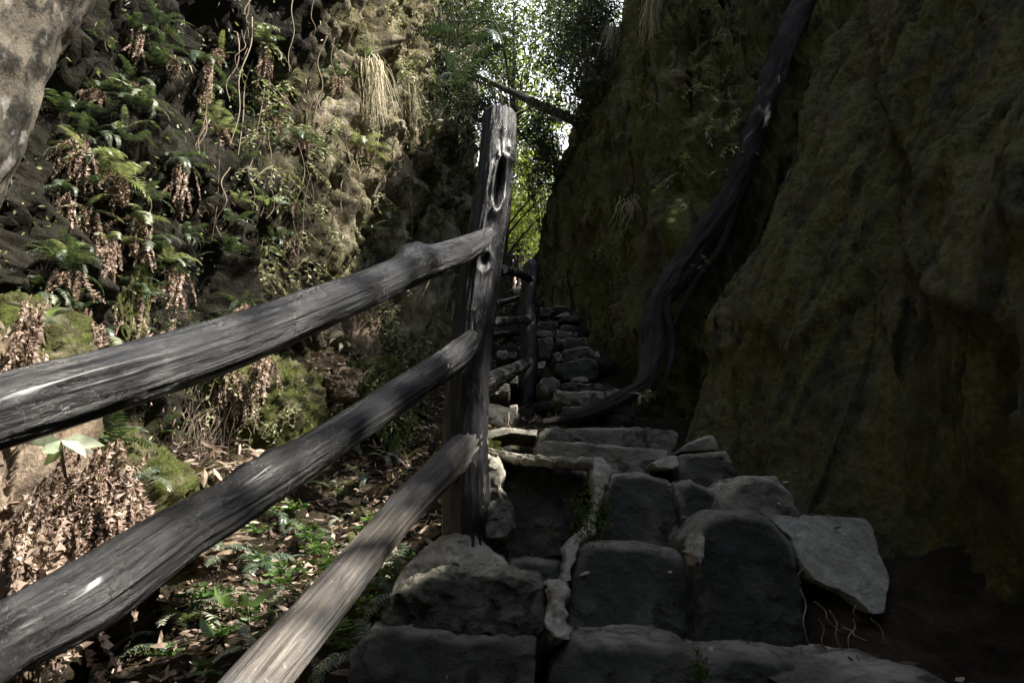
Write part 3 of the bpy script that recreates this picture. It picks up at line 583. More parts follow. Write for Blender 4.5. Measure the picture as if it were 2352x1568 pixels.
# big root
def thing_tube(name, pts, rad, mat, label, cat, group=None, **k):
    V, F, uv = tube(pts, rad, **k); org = np.array([V[:, 0].mean(), V[:, 1].mean(), V[:, 2].min()])
    return tag(obj(name, mesh(name, V - org, F, M[mat], uv), loc=org), label, cat, group)
thing_tube('tree_root', [P(1245,970,3.5), P(1330,955,3.55), P(1420,918,3.65), P(1478,880,3.85), P(1496,800,4.15), P(1502,720,4.3), P(1556,628,4.42), P(1640,515,4.5), P(1690,420,4.55), P(1750,240,4.7), P(1845,0,4.9), P(1980,-260,5.2)],
    [.016, .034, .046, .05, .066, .07, .085, .08, .09, .095, .10, .11], 'root', 'thick dark gnarled root coming down the right cliff and lying across the steps', 'root', n=300, seg=44, amp=.55, grain=.4, seed=31,
    knots=((.2, 2.0, .05, .025), (.35, .6, .06, .03), (.5, 2.4, .07, .03), (.62, 1.0, .06, .03), (.75, 3.4, .07, .03)))
for k, q_ in enumerate([[P(1556,628,4.4), P(1530,700,4.3), P(1545,800,4.2), P(1520,900,4.0)], [P(1700,420,4.5), P(1660,560,4.45), P(1600,640,4.4), P(1540,760,4.3)], [P(1480,890,3.8), P(1455,920,3.7), P(1452,960,3.6)]]):
    thing_tube('side_root', q_, [.035, .028, .02, .012], 'root', ['slender root hanging straight beside the thick root', 'side root twisting along the left of the thick root', 'short root prong at the bend of the thick root'][k], 'root', n=70, seg=14, amp=.6, grain=.4, seed=60 + k)
# ------------------------------------------------------------------ near left rock pillar
def pillar():
    nu, nv = 150, 220; th = np.linspace(0, 2 * np.pi, nu, endpoint=False); z = np.linspace(-1.6, 4.6, nv)
    T_, Z_ = np.meshgrid(th, z, indexing='ij')
    cx = np.interp(z, [-1.6, .3, .9, 1.7, 3, 4.6], [-2.55, -2.47, -2.34, -2.21, -2.03, -1.88])
    r = np.interp(z, [-1.6, .3, 1, 2.2, 4, 4.6], [.5, .52, .55, .58, .5, .2])
    V = np.stack([cx[None] + r[None] * np.cos(T_), 1.85 + r[None] * 1.2 * np.sin(T_), Z_], -1)
    d = .10 * fbm(V * 1.2, 4) + .03 * fbm(V * 6, 4)
    V[..., 0] += d * np.cos(T_); V[..., 1] += d * np.sin(T_)
    org = np.array([-2.2, 1.85, -1.6])
    return tag(obj('rock_pillar', mesh('rock_pillar', V.reshape(-1, 3) - org, grid_faces(nu, nv, True), M['pillar']), loc=org), 'smooth leaning rock pillar blotched with lichen in the upper left corner', 'rock')
pillar()
RB = []
def rock_at(px, py, Y_, w_, h_, mat, label, seed, dz=0, cat='rock', name='rock', rot=0, amp=.5):
    c = P(px, py, Y_); me = blob(name, 1, M[mat], seed, w_, w_ * .8, h_, 140, 100, amp)
    RB.append(BVHTree.FromPolygons([v.co + c for v in me.vertices], [p.vertices[:] for p in me.polygons]))
    o = obj(name, me, loc=c); return tag(o, label, cat)
rock_at(-10, 900, 2.9, .34, .36, 'moss_rock', 'rounded mossy rock mound at the left edge above the top rail', 3)
rock_at(640, 985, 5.3, .34, .42, 'moss_rock', 'moss covered rock between the top and middle rail', 5)
rock_at(520, 900, 5.3, .35, .4, 'moss_rock', 'smaller mossy rock partly behind the top rail', 6)
rock_at(1080, 1070, 3.0, .0001 + .14, .12, 'moss_rock', 'small mossy stone behind the near post foot', 7)
rock_at(838, 800, 6.6, .2, .42, 'tan_rock', 'upright tan rock slab lit by the sun above the middle rail', 9)
rock_at(800, 890, 5.4, .16, .13, 'tan_rock', 'small tan rounded rock just above the middle rail', 10)
rock_at(935, 790, 6.9, .42, .85, 'fern_cliff', 'craggy rock buttress behind the rails, left of the near post', 21, amp=.8)
rock_at(860, 930, 5.6, .34, .3, 'moss_rock', 'mossy rock tucked behind the middle rail near the tan rocks', 22, amp=.7)
rock_at(270, 650, 4.4, .18, .42, 'moss_rock', 'tall mossy hump of rock beside the black hollow', 12)
rock_at(330, 1260, 3.3, .35, .12, 'tan_rock', 'flat tan rock ledge at the edge of the dark hollow', 14)
rock_at(-60, 1250, 2.7, .3, .6, 'tan_rock', 'reddish brown rock at the left edge under the top rail', 15, amp=.8)
rock_at(210, 1180, 3.7, .42, .38, 'moss_rock', 'mossy rock shoulder carrying the lush ferns under the top rail', 17, amp=.7)
rock_at(120, 1420, 3.2, .3, .4, 'soil', 'dark damp rock at the foot of the hollow, behind the middle rail', 18, amp=.7)

# ------------------------------------------------------------------ plants: building blocks
def rotz(a): return np.array([[math.cos(a), -math.sin(a), 0], [math.sin(a), math.cos(a), 0], [0, 0, 1]])
def frond_geo(L=.35, W=.1, n=17, droop=1.0, seed=0, curl=0.0):
    r = np.random.default_rng(seed); V = []; F = []
    t = np.linspace(0, 1, n + 1); ang = .75 - droop * 1.6 * t ** 1.2    # elevation angle along the rachis (+y forward)
    dy = np.cos(ang) * L / n; dz = np.sin(ang) * L / n
    y = np.concatenate([[0], np.cumsum(dy[:-1])]); z = np.concatenate([[0], np.cumsum(dz[:-1])])
    sidew = .04 * L * np.sin(t * 3 + seed)
    for k in range(n):   # rachis
        b = len(V); w_ = .0022 * (1 - .6 * t[k])
        V += [(sidew[k] - w_, y[k], z[k]), (sidew[k] + w_, y[k], z[k]), (sidew[k + 1] + w_, y[k + 1], z[k + 1]), (sidew[k + 1] - w_, y[k + 1], z[k + 1])]
        F.append((b, b + 1, b + 2, b + 3))
    for k in range(2, n + 1):
        prof = W * (math.sin(min(1, (t[k] * .93 + .1)) * math.pi * .92) ** .55) * (1 - .25 * t[k]) * r.uniform(.85, 1.1)
        dirf = np.array([0, math.cos(ang[k]), math.sin(ang[k])]); up = np.array([0, -math.sin(ang[k]), math.cos(ang[k])])
        wl = L / n * .42
        for s in (-1, 1):
            base = np.array([sidew[k], y[k], z[k]]); sweep = .3 + .35 * t[k]
            ax = np.array([s, 0, 0]) + dirf * sweep + up * r.uniform(-.25, .1); ax /= np.linalg.norm(ax)
            m = base + ax * prof * .45 + up * prof * .03; e = base + ax * prof - up * prof * (.12 + curl * r.uniform(.5, 1.5)) 
            b = len(V)
            V += [tuple(base - dirf * wl * .7), tuple(m - dirf * wl), tuple(e), tuple(m + dirf * wl), tuple(base + dirf * wl * .7)]
            F.append((b, b + 1, b + 3, b + 4)); F.append((b + 1, b + 2, b + 2, b + 3))
    V = np.array(V); F4 = np.array([f for f in F if len(set(f)) == 4]); F3 = np.array([(f[0], f[1], f[3]) for f in F if len(set(f)) == 3])
    return V, [F4, F3], np.zeros((len(V), 2))
FR = {}
for mk in ('fern', 'fern_pale', 'fern_blue'):
    FR[mk] = [mesh('frond', *frond_geo(1.0, .17 + .03 * (k % 3), 20, .7 + .3 * (k % 4) , k)[:2], M[mk], smooth=False) for k in range(6)]
# dead hanging skirts
def skirt_geo(seed, n=16, H=.4):
    parts = []; r = np.random.default_rng(seed)
    for k in range(n):
        g = frond_geo(H * r.uniform(.6, 1.3), .026 * r.uniform(.5, 1.4), 22, .2, seed * 50 + k, 1.2)
        V = g[0]; th = r.uniform(-1.75, -1.35)            # hang down
        V = V + .007 * r.normal(size=V.shape) + .03 * fbm(V * 9 + k, 3)[:, None]
        c, s = math.cos(th - .6), math.sin(th - .6); V = np.stack([V[:, 0], V[:, 1] * c - V[:, 2] * s, V[:, 1] * s + V[:, 2] * c], -1)
        V = V @ rotz(r.uniform(-1.2, 1.2)).T; a_ = r.normal() * .28; V = np.stack([V[:, 0] * math.cos(a_) - V[:, 2] * math.sin(a_), V[:, 1], V[:, 0] * math.sin(a_) + V[:, 2] * math.cos(a_)], -1) + [r.uniform(-.13, .13), r.uniform(.0, .1), r.uniform(-.06, .05)]
        parts.append((V, g[1], g[2]))
    return join(parts)
SK = [mesh('dead_fronds', *skirt_geo(k)[:2], M['fern_dead'], smooth=False) for k in range(5)]
def align(nrm, yaw=0.0):
    n = Vector(nrm); h = Vector((n.x, n.y, 0)); h = h.normalized() if h.length > .05 else Vector((0, -1, 0))
    return math.atan2(-h.x, h.y) + yaw        # rotation so that +y faces h
def fern(loc, nrm, size, label, group=None, nf=6, kind='fern', skirt=True, spread=1.5, lit=None):
    rt = empty('fern', loc, (0, 0, align(nrm)))
    tag(rt, label, 'fern', group or 'ferns growing on the rock and slope')
    for k in range(nf):
        o = obj('frond', random.choice(FR[kind]), rt)
        o.rotation_euler = (random.uniform(-.5, .35), random.uniform(-.4, .4), (k / max(1, nf - 1) - .5) * 2 * spread + random.uniform(-.25, .25))
        s = size * random.uniform(.7, 1.15); o.scale = (s, s, s)
    if skirt:
        o = obj('dead_fronds', random.choice(SK), rt); s = size / .38 * random.uniform(.65, 1.05); o.scale = (s * random.uniform(.7, 1.2), s, s * random.uniform(.55, 1.25))
        o.rotation_euler = (0, 0, random.uniform(-.4, .4)); o.location = (0, .02, 0)
    return rt
def hit(px, py, bv=None):
    d = ray(px, py).normalized(); best = None
    for b in (bv if isinstance(bv, list) else [bv or bv_f]):
        loc, n, i, dist = b.ray_cast(Vector((0, 0, 0)), d)
        if loc is not None and (best is None or dist < best[2]):
            if n.dot(d) > 0: n = -n
            best = (loc, n, dist)
    return best
GB = BVHTree.FromPolygons([Vector(v) for v in gV.reshape(len(xs), len(ys), 3).reshape(-1, 3)], grid_faces(len(xs), len(ys)).tolist())
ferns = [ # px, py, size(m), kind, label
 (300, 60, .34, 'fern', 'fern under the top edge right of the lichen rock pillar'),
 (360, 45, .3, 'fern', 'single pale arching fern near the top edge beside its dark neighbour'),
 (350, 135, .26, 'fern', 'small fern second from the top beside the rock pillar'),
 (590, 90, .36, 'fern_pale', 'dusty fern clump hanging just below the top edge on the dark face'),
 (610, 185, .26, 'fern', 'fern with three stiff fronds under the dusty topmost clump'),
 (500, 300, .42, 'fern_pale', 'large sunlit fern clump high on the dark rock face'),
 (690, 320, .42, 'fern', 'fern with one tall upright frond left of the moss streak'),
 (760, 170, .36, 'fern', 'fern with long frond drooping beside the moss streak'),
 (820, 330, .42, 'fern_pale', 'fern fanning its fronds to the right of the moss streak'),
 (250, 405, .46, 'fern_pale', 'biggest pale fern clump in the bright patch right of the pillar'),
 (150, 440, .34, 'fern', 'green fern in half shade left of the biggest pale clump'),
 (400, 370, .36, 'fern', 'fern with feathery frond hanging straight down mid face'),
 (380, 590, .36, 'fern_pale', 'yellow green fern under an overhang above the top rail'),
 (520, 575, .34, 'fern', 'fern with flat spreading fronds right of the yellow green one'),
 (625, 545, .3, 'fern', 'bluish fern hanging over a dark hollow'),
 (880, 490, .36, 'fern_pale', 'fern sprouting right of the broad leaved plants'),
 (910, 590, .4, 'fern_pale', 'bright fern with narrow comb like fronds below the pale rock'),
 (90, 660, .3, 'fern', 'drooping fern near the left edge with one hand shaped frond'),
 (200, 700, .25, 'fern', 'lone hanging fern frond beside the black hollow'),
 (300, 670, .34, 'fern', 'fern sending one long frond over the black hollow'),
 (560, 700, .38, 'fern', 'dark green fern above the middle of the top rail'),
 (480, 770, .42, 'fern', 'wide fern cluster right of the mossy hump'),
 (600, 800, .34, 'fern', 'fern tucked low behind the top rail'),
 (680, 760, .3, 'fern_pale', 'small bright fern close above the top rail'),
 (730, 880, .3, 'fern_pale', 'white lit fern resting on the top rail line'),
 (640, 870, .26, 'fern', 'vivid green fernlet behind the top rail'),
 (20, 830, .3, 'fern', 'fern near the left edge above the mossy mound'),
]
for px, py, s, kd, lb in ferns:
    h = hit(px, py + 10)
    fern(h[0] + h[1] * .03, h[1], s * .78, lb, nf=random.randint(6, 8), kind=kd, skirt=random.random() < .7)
# more ferns one cannot single out, by zone
zones = [
 ((120, 620, 60, 560, 44), 'fern on the dark upper part of the left rock face', .28, True),
 ((560, 1000, 120, 700, 30), 'small fern in the sunlit middle of the left rock face', .22, True),
 ((60, 560, 560, 860, 26), 'fern low on the left rock face above the top rail', .26, True),
 ((560, 1000, 780, 1010, 34), 'small bright fern between the top and middle rail', .2, False),
 ((880, 1090, 380, 900, 12), 'little shaded fern near the post on the left rock face', .18, False)]
for (x0, x1, y0, y1, n), lb, s, sk in zones:
    for k in range(n):
        px, py = random.uniform(x0, x1), random.uniform(y0, y1); h = hit(px, py)
        if h: fern(h[0] + h[1] * .02, h[1], s * random.uniform(.6, 1.05), lb, lb.replace('fern ', 'ferns ', 1), nf=random.randint(3, 6), kind=random.choice(['fern', 'fern_pale', 'fern']), skirt=sk and random.random() < .3)
# large blue green tree ferns hanging by the post top
for px, py, y_, s, lb in [(1090, 110, 7.5, .8, 'long feathery fern hanging in front of the sky left of the fallen branch'), (1060, 190, 7.2, .7, 'blue green fern above the near post, against dark scrub'),
        (1085, 260, 7.0, .6, 'fern fronds touching the left side of the post top'), (1215, 330, 8.5, .8, 'fern hanging just right of the near post against bright leaves'), (1110, 60, 8.5, .7, 'uppermost feathery fern at the gap in the trees')]:
    c = P(px, py, y_); fern(c, (.6, -1, 0), s, lb, nf=7, kind='fern_blue', skirt=False, spread=2.2)
# ferns on the slope under the rails
slope = [(250, 1040, 3.3, .36, 'fern', 'lush arching fern below the top rail at left'), (350, 1000, 3.6, .36, 'fern', 'fern right beside the lush one with tall arching fronds'),
 (310, 1120, 3.2, .26, 'fern', 'smaller pale fern directly under the lush one'), (830, 1110, 2.9, .24, 'fern', 'hanging green fern frond between middle and bottom rail'),
 (700, 1230, 2.75, .3, 'fern', 'blue green fern in the litter under the middle rail'), (580, 1310, 2.6, .34, 'fern', 'fern amid the brown leaves halfway down the litter slope'),
 (420, 1450, 2.35, .34, 'fern_pale', 'pale fern spreading between the middle and bottom rail near the bottom'), (260, 1540, 2.2, .36, 'fern', 'fern at the bottom edge under the middle rail'),
 (760, 1130, 3.0, .26, 'fern_pale', 'light fern behind the middle rail near the grass'), (640, 1200, 2.8, .22, 'fern', 'low fern peeking from behind the middle rail'), (520, 1400, 2.45, .24, 'fern', 'small dark fern left of the broad green leaves'),
 (880, 1060, 3.2, .2, 'fern_pale', 'small fern beside the grass tuft'), (1420, 960, 3.9, .1, 'fern_pale', 'tiny pale fern growing behind the root at the foot of the boulder')]
for px, py, y_, s, kd, lb in slope:
    h = hit(px, py, [GB, bv_f] + RB); c = h[0]
    if px > 1300: c = P(1480, 925, 3.6)
    fern(c + Vector((0, 0, .03)), (.3, -1, 0), s, lb, nf=7 if s > .3 else 5, kind=kd, skirt=False, spread=2.3)

for k in range(34):
    px, py = random.uniform(380, 1000), random.uniform(1010, 1540); h = hit(px, py, [GB] + RB)
    if h and h[0].x < -.3: fern(h[0] + Vector((0, 0, .02)), (random.uniform(-.5, .8), -1, 0), random.uniform(.14, .26), 'small fern growing out of the leaf litter under the rails', 'small ferns in the leaf litter', nf=5, kind=random.choice(['fern', 'fern', 'fern_pale']), skirt=False, spread=2.6)
# generic leaf clouds ------------------------------------------------------
def leaves(C, D, L, Wd, seed=0, fold=.15, curl=0.0):
    """C centres (n,3), D direction of leaf (n,3), L lengths, Wd width; returns verts, quads"""
    r = np.random.default_rng(seed); n = len(C); D = D / (np.linalg.norm(D, axis=1)[:, None] + 1e-9)
    U = r.normal(size=(n, 3)); Sx = np.cross(D, U); Sx /= np.linalg.norm(Sx, axis=1)[:, None] + 1e-9; Nn = np.cross(Sx, D)
    L = np.asarray(L).reshape(-1, 1) * np.ones((n, 1)); W_ = np.asarray(Wd).reshape(-1, 1) * np.ones((n, 1))
    v = [C, C + D * L * .35 + Sx * W_ * .5 + Nn * fold * W_, C + D * L * .7 + Sx * W_ * .38 + Nn * (fold * W_ + curl * L * .3), C + D * L + Nn * curl * L,
         C + D * L * .7 - Sx * W_ * .38 + Nn * (fold * W_ + curl * L * .3), C + D * L * .35 - Sx * W_ * .5 + Nn * fold * W_, C + D * L * .5 + Nn * curl * L * .1]
    V = np.stack(v, 1).reshape(-1, 3); b = np.arange(n)[:, None] * 7
    F = np.vstack([b + np.array([[0, 1, 6, 5]]), b + np.array([[1, 2, 6, 6]])[:, :4] * 1])
    F4 = b + np.array([[0, 1, 6, 5]]); F3 = np.vstack([b + np.array([[1, 2, 6]]), b + np.array([[2, 3, 6]]), b + np.array([[3, 4, 6]]), b + np.array([[4, 5, 6]])])
    return V, [F4, F3]
def quads(C, D, L, Wd, seed=0):
    r = np.random.default_rng(seed); n = len(C); D = D / (np.linalg.norm(D, axis=1)[:, None] + 1e-9)
    U = r.normal(size=(n, 3)); Sx = np.cross(D, U); Sx /= np.linalg.norm(Sx, axis=1)[:, None] + 1e-9
    L = np.asarray(L).reshape(-1, 1) * np.ones((n, 1)); W_ = np.asarray(Wd).reshape(-1, 1) * np.ones((n, 1))
    V = np.stack([C, C + D * L * .45 + Sx * W_ * .5, C + D * L, C + D * L * .45 - Sx * W_ * .5], 1).reshape(-1, 3)
    return V, np.arange(n)[:, None] * 4 + np.array([[0, 1, 2, 3]])

# leaf litter over the slope
n = 15000; x = rng.uniform(-3.4, -.12, n); y = rng.uniform(.8, 7.2, n)
z = ground_z(x, y); q = np.stack([x, y, np.zeros(n)], -1); z = z + .10 * fbm(q * 1.6, 4) + .045 * fbm(q * 6 + 5, 4, True) + rng.uniform(.0, .035, n)
D = rng.normal(size=(n, 3)) * [1, 1, .35]
V, F = leaves(np.stack([x, y, z], -1), D, rng.uniform(.035, .09, n), rng.uniform(.012, .026, n), 5, .12, .25)
tag(obj('leaf_litter', mesh('leaf_litter', V, F, M['litter'], smooth=False)), 'brown fallen leaves covering the slope under the fence rails', 'leaf litter', kind='stuff')
n = 2200; x = rng.uniform(-.6, .3, n); y = rng.uniform(3.1, 9, n); z = ground_z(x, y) + .04 + .10 * fbm(np.stack([x, y, x * 0], -1) * 1.6, 4)
V, F = leaves(np.stack([x, y, z], -1), rng.normal(size=(n, 3)) * [1, 1, .4], rng.uniform(.04, .09, n), rng.uniform(.012, .025, n), 8, .12, .25)
tag(obj('leaf_litter', mesh('leaf_litter', V, F, M['litter'], smooth=False)), 'dry leaves scattered behind the near post between the stairs and fence', 'leaf litter', kind='stuff')
C_ = []; 
while len(C_) < 150:
    p = Vector((random.uniform(-.15, 1.05), random.uniform(1.55, 3.4), 3)); top_ = None
    for b_ in STB + [GB]:
        h_ = b_.ray_cast(p, Vector((0, 0, -1)))
        if h_[0] is not None and (top_ is None or h_[0].z > top_.z): top_ = h_[0]
    if top_ is not None: C_.append([top_.x, top_.y, top_.z + .006])
V, F = leaves(np.array(C_), rng.normal(size=(150, 3)) * [1, 1, .12], rng.uniform(.015, .045, 150), rng.uniform(.007, .015, 150), 9, .12, .2)
tag(obj('leaf_litter', mesh('leaf_litter', V, F, M['litter'], smooth=False)), 'few small dry leaves and crumbs lying on the stone steps', 'leaf litter', kind='stuff')
# ground cover on the fern cliff: tiny leaves, crumbs and rootlets
def surface_samples(V, n, seed, zmin=-1, zmax=8, umin=0, umax=1):
    r = np.random.default_rng(seed); nu, nv = V.shape[:2]
    i = r.integers(int(umin * (nu - 2)), int(umax * (nu - 2)), n * 3); j = r.integers(0, nv - 2, n * 3)
    p = V[i, j]; a = V[i + 1, j] - p; b = V[i, j + 1] - p; N = np.cross(b, a); N /= np.linalg.norm(N, axis=1)[:, None] + 1e-9
    p = p + a * r.random((n * 3, 1)) + b * r.random((n * 3, 1))
    k = (p[:, 2] > zmin) & (p[:, 2] < zmax); p, N = p[k][:n], N[k][:n]; return p, N
pf, Nf = surface_samples(VF, 60000, 1, -1, 8.5, .36, .82)
toc = -pf * [1, 1, 0] + [1, 0, 0]; sgn = np.sign((Nf * toc).sum(1))[:, None]; Nf = Nf * sgn
keep = (pf[:, 1] > 6.6) | (rng.random(len(pf)) < .4); pf, Nf = pf[keep], Nf[keep]; clump = noise(pf * 1.7) + .5 * noise(pf * 5)
k = clump > .08; pc, Nc = pf[k], Nf[k]
V, F = leaves(pc + Nc * .01, Nc * .8 + rng.normal(size=pc.shape) * .7 + [0, 0, -.3], rng.uniform(.02, .05, len(pc)), rng.uniform(.009, .022, len(pc)), 12)
tag(obj('cliff_leaves', mesh('cliff_leaves', V, F, M['creeper'], smooth=False)), 'tiny green leaves and moss carpeting the left rock face', 'ground cover', kind='stuff')
k = clump < .02; pc, Nc = pf[k][:26000], Nf[k][:26000]; k = noise(pc * 2.3 + 9) > .0; pc, Nc = pc[k], Nc[k]
V, F = leaves(pc + Nc * .02, Nc * .4 + rng.normal(size=pc.shape) * .5 + [0, 0, -1.0], rng.uniform(.03, .09, len(pc)), rng.uniform(.004, .014, len(pc)), 13, .2, .3)
tag(obj('cliff_debris', mesh('cliff_debris', V, F, M['fern_dead'], smooth=False)), 'brown shrivelled leaves and fibres caught all over the left rock face', 'plant debris', kind='stuff')
pd, Nd = surface_samples(VD, 16000, 3, 1, 8.5, .12, .7)
toc = -pd * [1, 1, 0] + [-1, 0, 0]; Nd = Nd * np.sign((Nd * toc).sum(1))[:, None]
k = noise(pd * 1.5) + .5 * noise(pd * 4) > .05; pd, Nd = pd[k], Nd[k]
V, F = leaves(pd + Nd * .01, Nd * .5 + rng.normal(size=pd.shape) * .5 + [0, 0, -.8], rng.uniform(.03, .10, len(pd)), rng.uniform(.005, .018, len(pd)), 14)
tag(obj('cliff_moss', mesh('cliff_moss', V, F, M['moss'], smooth=False)), 'moss and hair thin plants hanging on the shaded right cliff', 'moss', kind='stuff')

# sprigs, tufts, twigs -----------------------------------------------------
def sprig_geo(seed, H=.3, nst_=4, nl=9, ll=.05, lw=.02, down=False):
    r = np.random.default_rng(seed); parts = []; Cs = []; Ds = []
    for s in range(nst_):
        d = np.array([r.uniform(-.7, .7), r.uniform(.2, .9), r.uniform(-.9, -.3) if down else r.uniform(.3, 1)]); d /= np.linalg.norm(d)
        bend = np.array([r.uniform(-.3, .3), .2, -.5]); pts = [d * H * t + bend * H * t * t * .6 for t in np.linspace(0, 1, 5)]
        V, F, uv = tube(pts, [.0028, .0015], 8, 4); parts.append((V, F, uv))
        cc = resample(pts, nl)
        for k in range(1, nl):
            Cs.append(cc[k]); dd = cc[k] - cc[k - 1]; dd = dd / np.linalg.norm(dd); side = np.cross(dd, [0, 0, 1.0]) * (1 if k % 2 else -1); Ds.append(dd * .5 + side + r.normal(size=3) * .25)
    V, F = leaves(np.array(Cs), np.array(Ds), r.uniform(.7, 1.2, len(Cs)) * ll, lw, seed)
    st = join(parts); return st, (V, F)
def sprig_set(mk, **k):
    out = []
    for s in range(4):
        st, lv = sprig_geo(s + 5, **k); out.append((mesh('stem', st[0], st[1], M['twig']), mesh('leaves', lv[0], lv[1], M[mk], smooth=False)))
    return out
SP = {'creeper': sprig_set('creeper', down=True), 'leaf': sprig_set('leaf', H=.2, ll=.07, lw=.028), 'grey': sprig_set('leaf_grey', H=.22, nst_=3, nl=6, ll=.14, lw=.035), 'moss': sprig_set('leaf', H=.22, ll=.045, lw=.018, down=True)}
def sprig(loc, nrm, kind, size, label, group, name='creeper', cat='creeper'):
    rt = empty(name, loc, (0, 0, align(nrm, random.uniform(-.5, .5)))); rt.scale = (size,) * 3
    a, b = random.choice(SP[kind]); obj('stem', a, rt); obj('leaves', b, rt); return tag(rt, label, cat, group)
for (x0, x1, y0, y1, n, bv, kd, lb, s) in [
    (560, 1040, 60, 700, 46, bv_f, 'creeper', 'leafy creeper sprig hanging on the sunlit left rock face', 1.0),
    (860, 1010, 560, 930, 44, RB + [bv_f], 'creeper', 'leafy creeper beside the tan rock slab', .8),
    (480, 1000, 800, 1050, 40, RB + [bv_f], 'creeper', 'low creeper between the top and middle rail', .7),
    (1270, 1700, 30, 620, 26, bv_d, 'moss', 'small leafy sprig on the shaded right cliff', .9),
    (1230, 1420, 0, 300, 22, bv_d, 'moss', 'leafy sprig high on the right cliff edge by the sky gap', 1.4)]:
    for k in range(n):
        h = hit(random.uniform(x0, x1), random.uniform(y0, y1), bv)
        if h and h[2] < 14: sprig(h[0] + h[1] * .02, h[1], kd, s * random.uniform(.7, 1.3), lb, lb + 's' if not lb.endswith('s') else lb)
# broad leaved plants
def broad(px, py, Y_, n, L, W_, mk, label, up=.35, stem=.0, seed=0, c=None, cat='plant'):
    r = np.random.default_rng(seed); c = np.array(c if c is not None else P(px, py, Y_)); rt = empty('broadleaf_plant', c); tag(rt, label, cat)
    V, F, uv = tube([(0, .06, -.12 - stem), (0, .02, -.05), (0, 0, 0)], [.006, .004], 10, 6); obj('stem', mesh('stem', V, F, M['twig'], uv), rt)
    for k in range(n):
        a = k * 2.4 + r.uniform(-.3, .3); D = np.array([[math.cos(a), math.sin(a) * .8, up + r.uniform(-.35, .35)]])
        V, F = leaves(np.zeros((1, 3)), D, L * r.uniform(.75, 1.15), W_, seed * 9 + k, .12, -.15)
        obj('leaf', mesh('leaf', V, F, M[mk], smooth=True), rt)
    return rt
def on(px, py, off=.06, bv=None):
    h = hit(px, py, bv or ([bv_f, GB] + RB)) or hit(px, max(py, 60), [bv_f, bv_d, bv_b, GB]); return h[0] + h[1] * off
broad(92, 722, 2.6, 9, .12, .032, 'leaf_grey', 'bright white green leaf rosette against the black hollow at left', .2, 0, 1)
broad(600, 490, 0, 9, .19, .05, 'leaf_grey', 'grey green broad leaved plant upper left of the sunlit cliff', -.1, 0, 2, on(606, 490, .15))
broad(640, 560, 0, 7, .16, .045, 'leaf_grey', 'broad leaved sprout just under the first grey green plant', -.4, 0, 3, on(612, 560, .15))
broad(850, 530, 0, 6, .2, .05, 'leaf_grey', 'broad leaf plant right of the others below the shaded ledge', -.1, 0, 4, on(842, 520, .1))
broad(130, 1000, 0, 6, .14, .05, 'leaf_grey', 'broad pale leaves hanging from under the top rail at left', -.3, 0, 5, P(140, 1010, 2.3))
broad(535, 1435, 0, 5, .12, .05, 'leaf', 'fresh green plant with wide leaves left of the bottom rail', .5, 0, 6, on(535, 1435, .08))
broad(600, 1430, 0, 3, .09, .045, 'leaf', 'two rounded bright green leaves touching the bottom rail', .4, 0, 7, on(600, 1425, .08))
broad(500, 1500, 0, 3, .13, .05, 'leaf', 'pointed green leaf lowest above the bottom edge', .3, 0, 8, on(500, 1500, .08))
for k, (px, py) in enumerate([(700, 1320), (760, 1290), (650, 1350), (800, 1450), (880, 1240), (720, 1250), (460, 1380), (680, 1180), (930, 1200), (580, 1230), (800, 1330)]):
    sprig(on(px, py, .01, GB), (0, -1, 0), 'leaf', random.uniform(.5, .9), 'low green seedling among the brown leaves under the fence', 'seedlings in the leaf litter', 'seedling', 'seedling')
for k in range(40):
    px, py = random.uniform(350, 1000), random.uniform(1080, 1560); h = hit(px, py, GB)
    if h and h[0].x < -.25: sprig(h[0], (random.uniform(-1, 1), -1, 0), 'leaf', random.uniform(.35, .75), 'low green seedling among the brown leaves under the fence', 'seedlings in the leaf litter', 'seedling', 'seedling')
# grass tufts
def tuft(c, n, L, mk, label, down=False, spread=.5, name='grass_tuft', cat='grass tuft', w_=.004, nrm=(0, -1, 0), base=.03):
    r = np.random.default_rng(n + int(L * 100)); parts = []
    for k in range(n):
        d = np.array([r.normal() * spread, r.normal() * spread - .1, 1.0]); l = L * r.uniform(.5, 1.15); t = np.linspace(0, 1, 9)[:, None]
        if down: out = Vector(nrm); pts = np.array([[out.x, out.y, .4]]) * t * l * .25 * r.uniform(.3, 1.3) + np.array([[d[0] * .3, d[1] * .3, -1.0]]) * t ** 1.3 * l + .01 * np.sin(t * 9 + k) * np.array([[1, 0, 0]])
        else: pts = d[None] * t * l + np.array([[d[0], d[1], -.5]]) * t ** 2 * l * .5
        pts = pts + r.normal(size=3) * [base, base, base * .4]
        wd = w_ * (1 - t * .8); sx = np.cross(pts[-1] - pts[0], r.normal(size=3)); sx /= np.linalg.norm(sx)
        V = np.stack([pts - sx * wd, pts + sx * wd], 1).reshape(-1, 3); i = np.arange(8)[:, None] * 2
        parts.append((V, [i + np.array([[0, 1, 3, 2]])], np.zeros((len(V), 2))))
    V, F, uv = join(parts); return tag(obj(name, mesh(name, V, F, M[mk], smooth=False), loc=c), label, cat)
tuft(on(905, 1040, .02, GB), 70, .24, 'grass', 'green grass tuft between the middle rail and the near post', spread=.35)
tuft(on(925, 1070, .02, GB), 26, .2, 'straw', 'few pale dry grass blades at the foot of the green tuft', spread=.6)
tuft(on(855, 150, .12), 170, .95, 'straw', 'long pale tuft of dry grass hanging high on the sunlit cliff', True, .25, base=.07, nrm=(.8, -.5, 0))
tuft(on(850, 130, .12), 22, .25, 'grass', 'short green blades on top of the long hanging straw tuft', spread=.6)
tuft(on(925, 185, .12), 70, .9, 'straw', 'thinner hanging straw tuft right of the long pale one', True, .22, base=.05, nrm=(.8, -.5, 0))
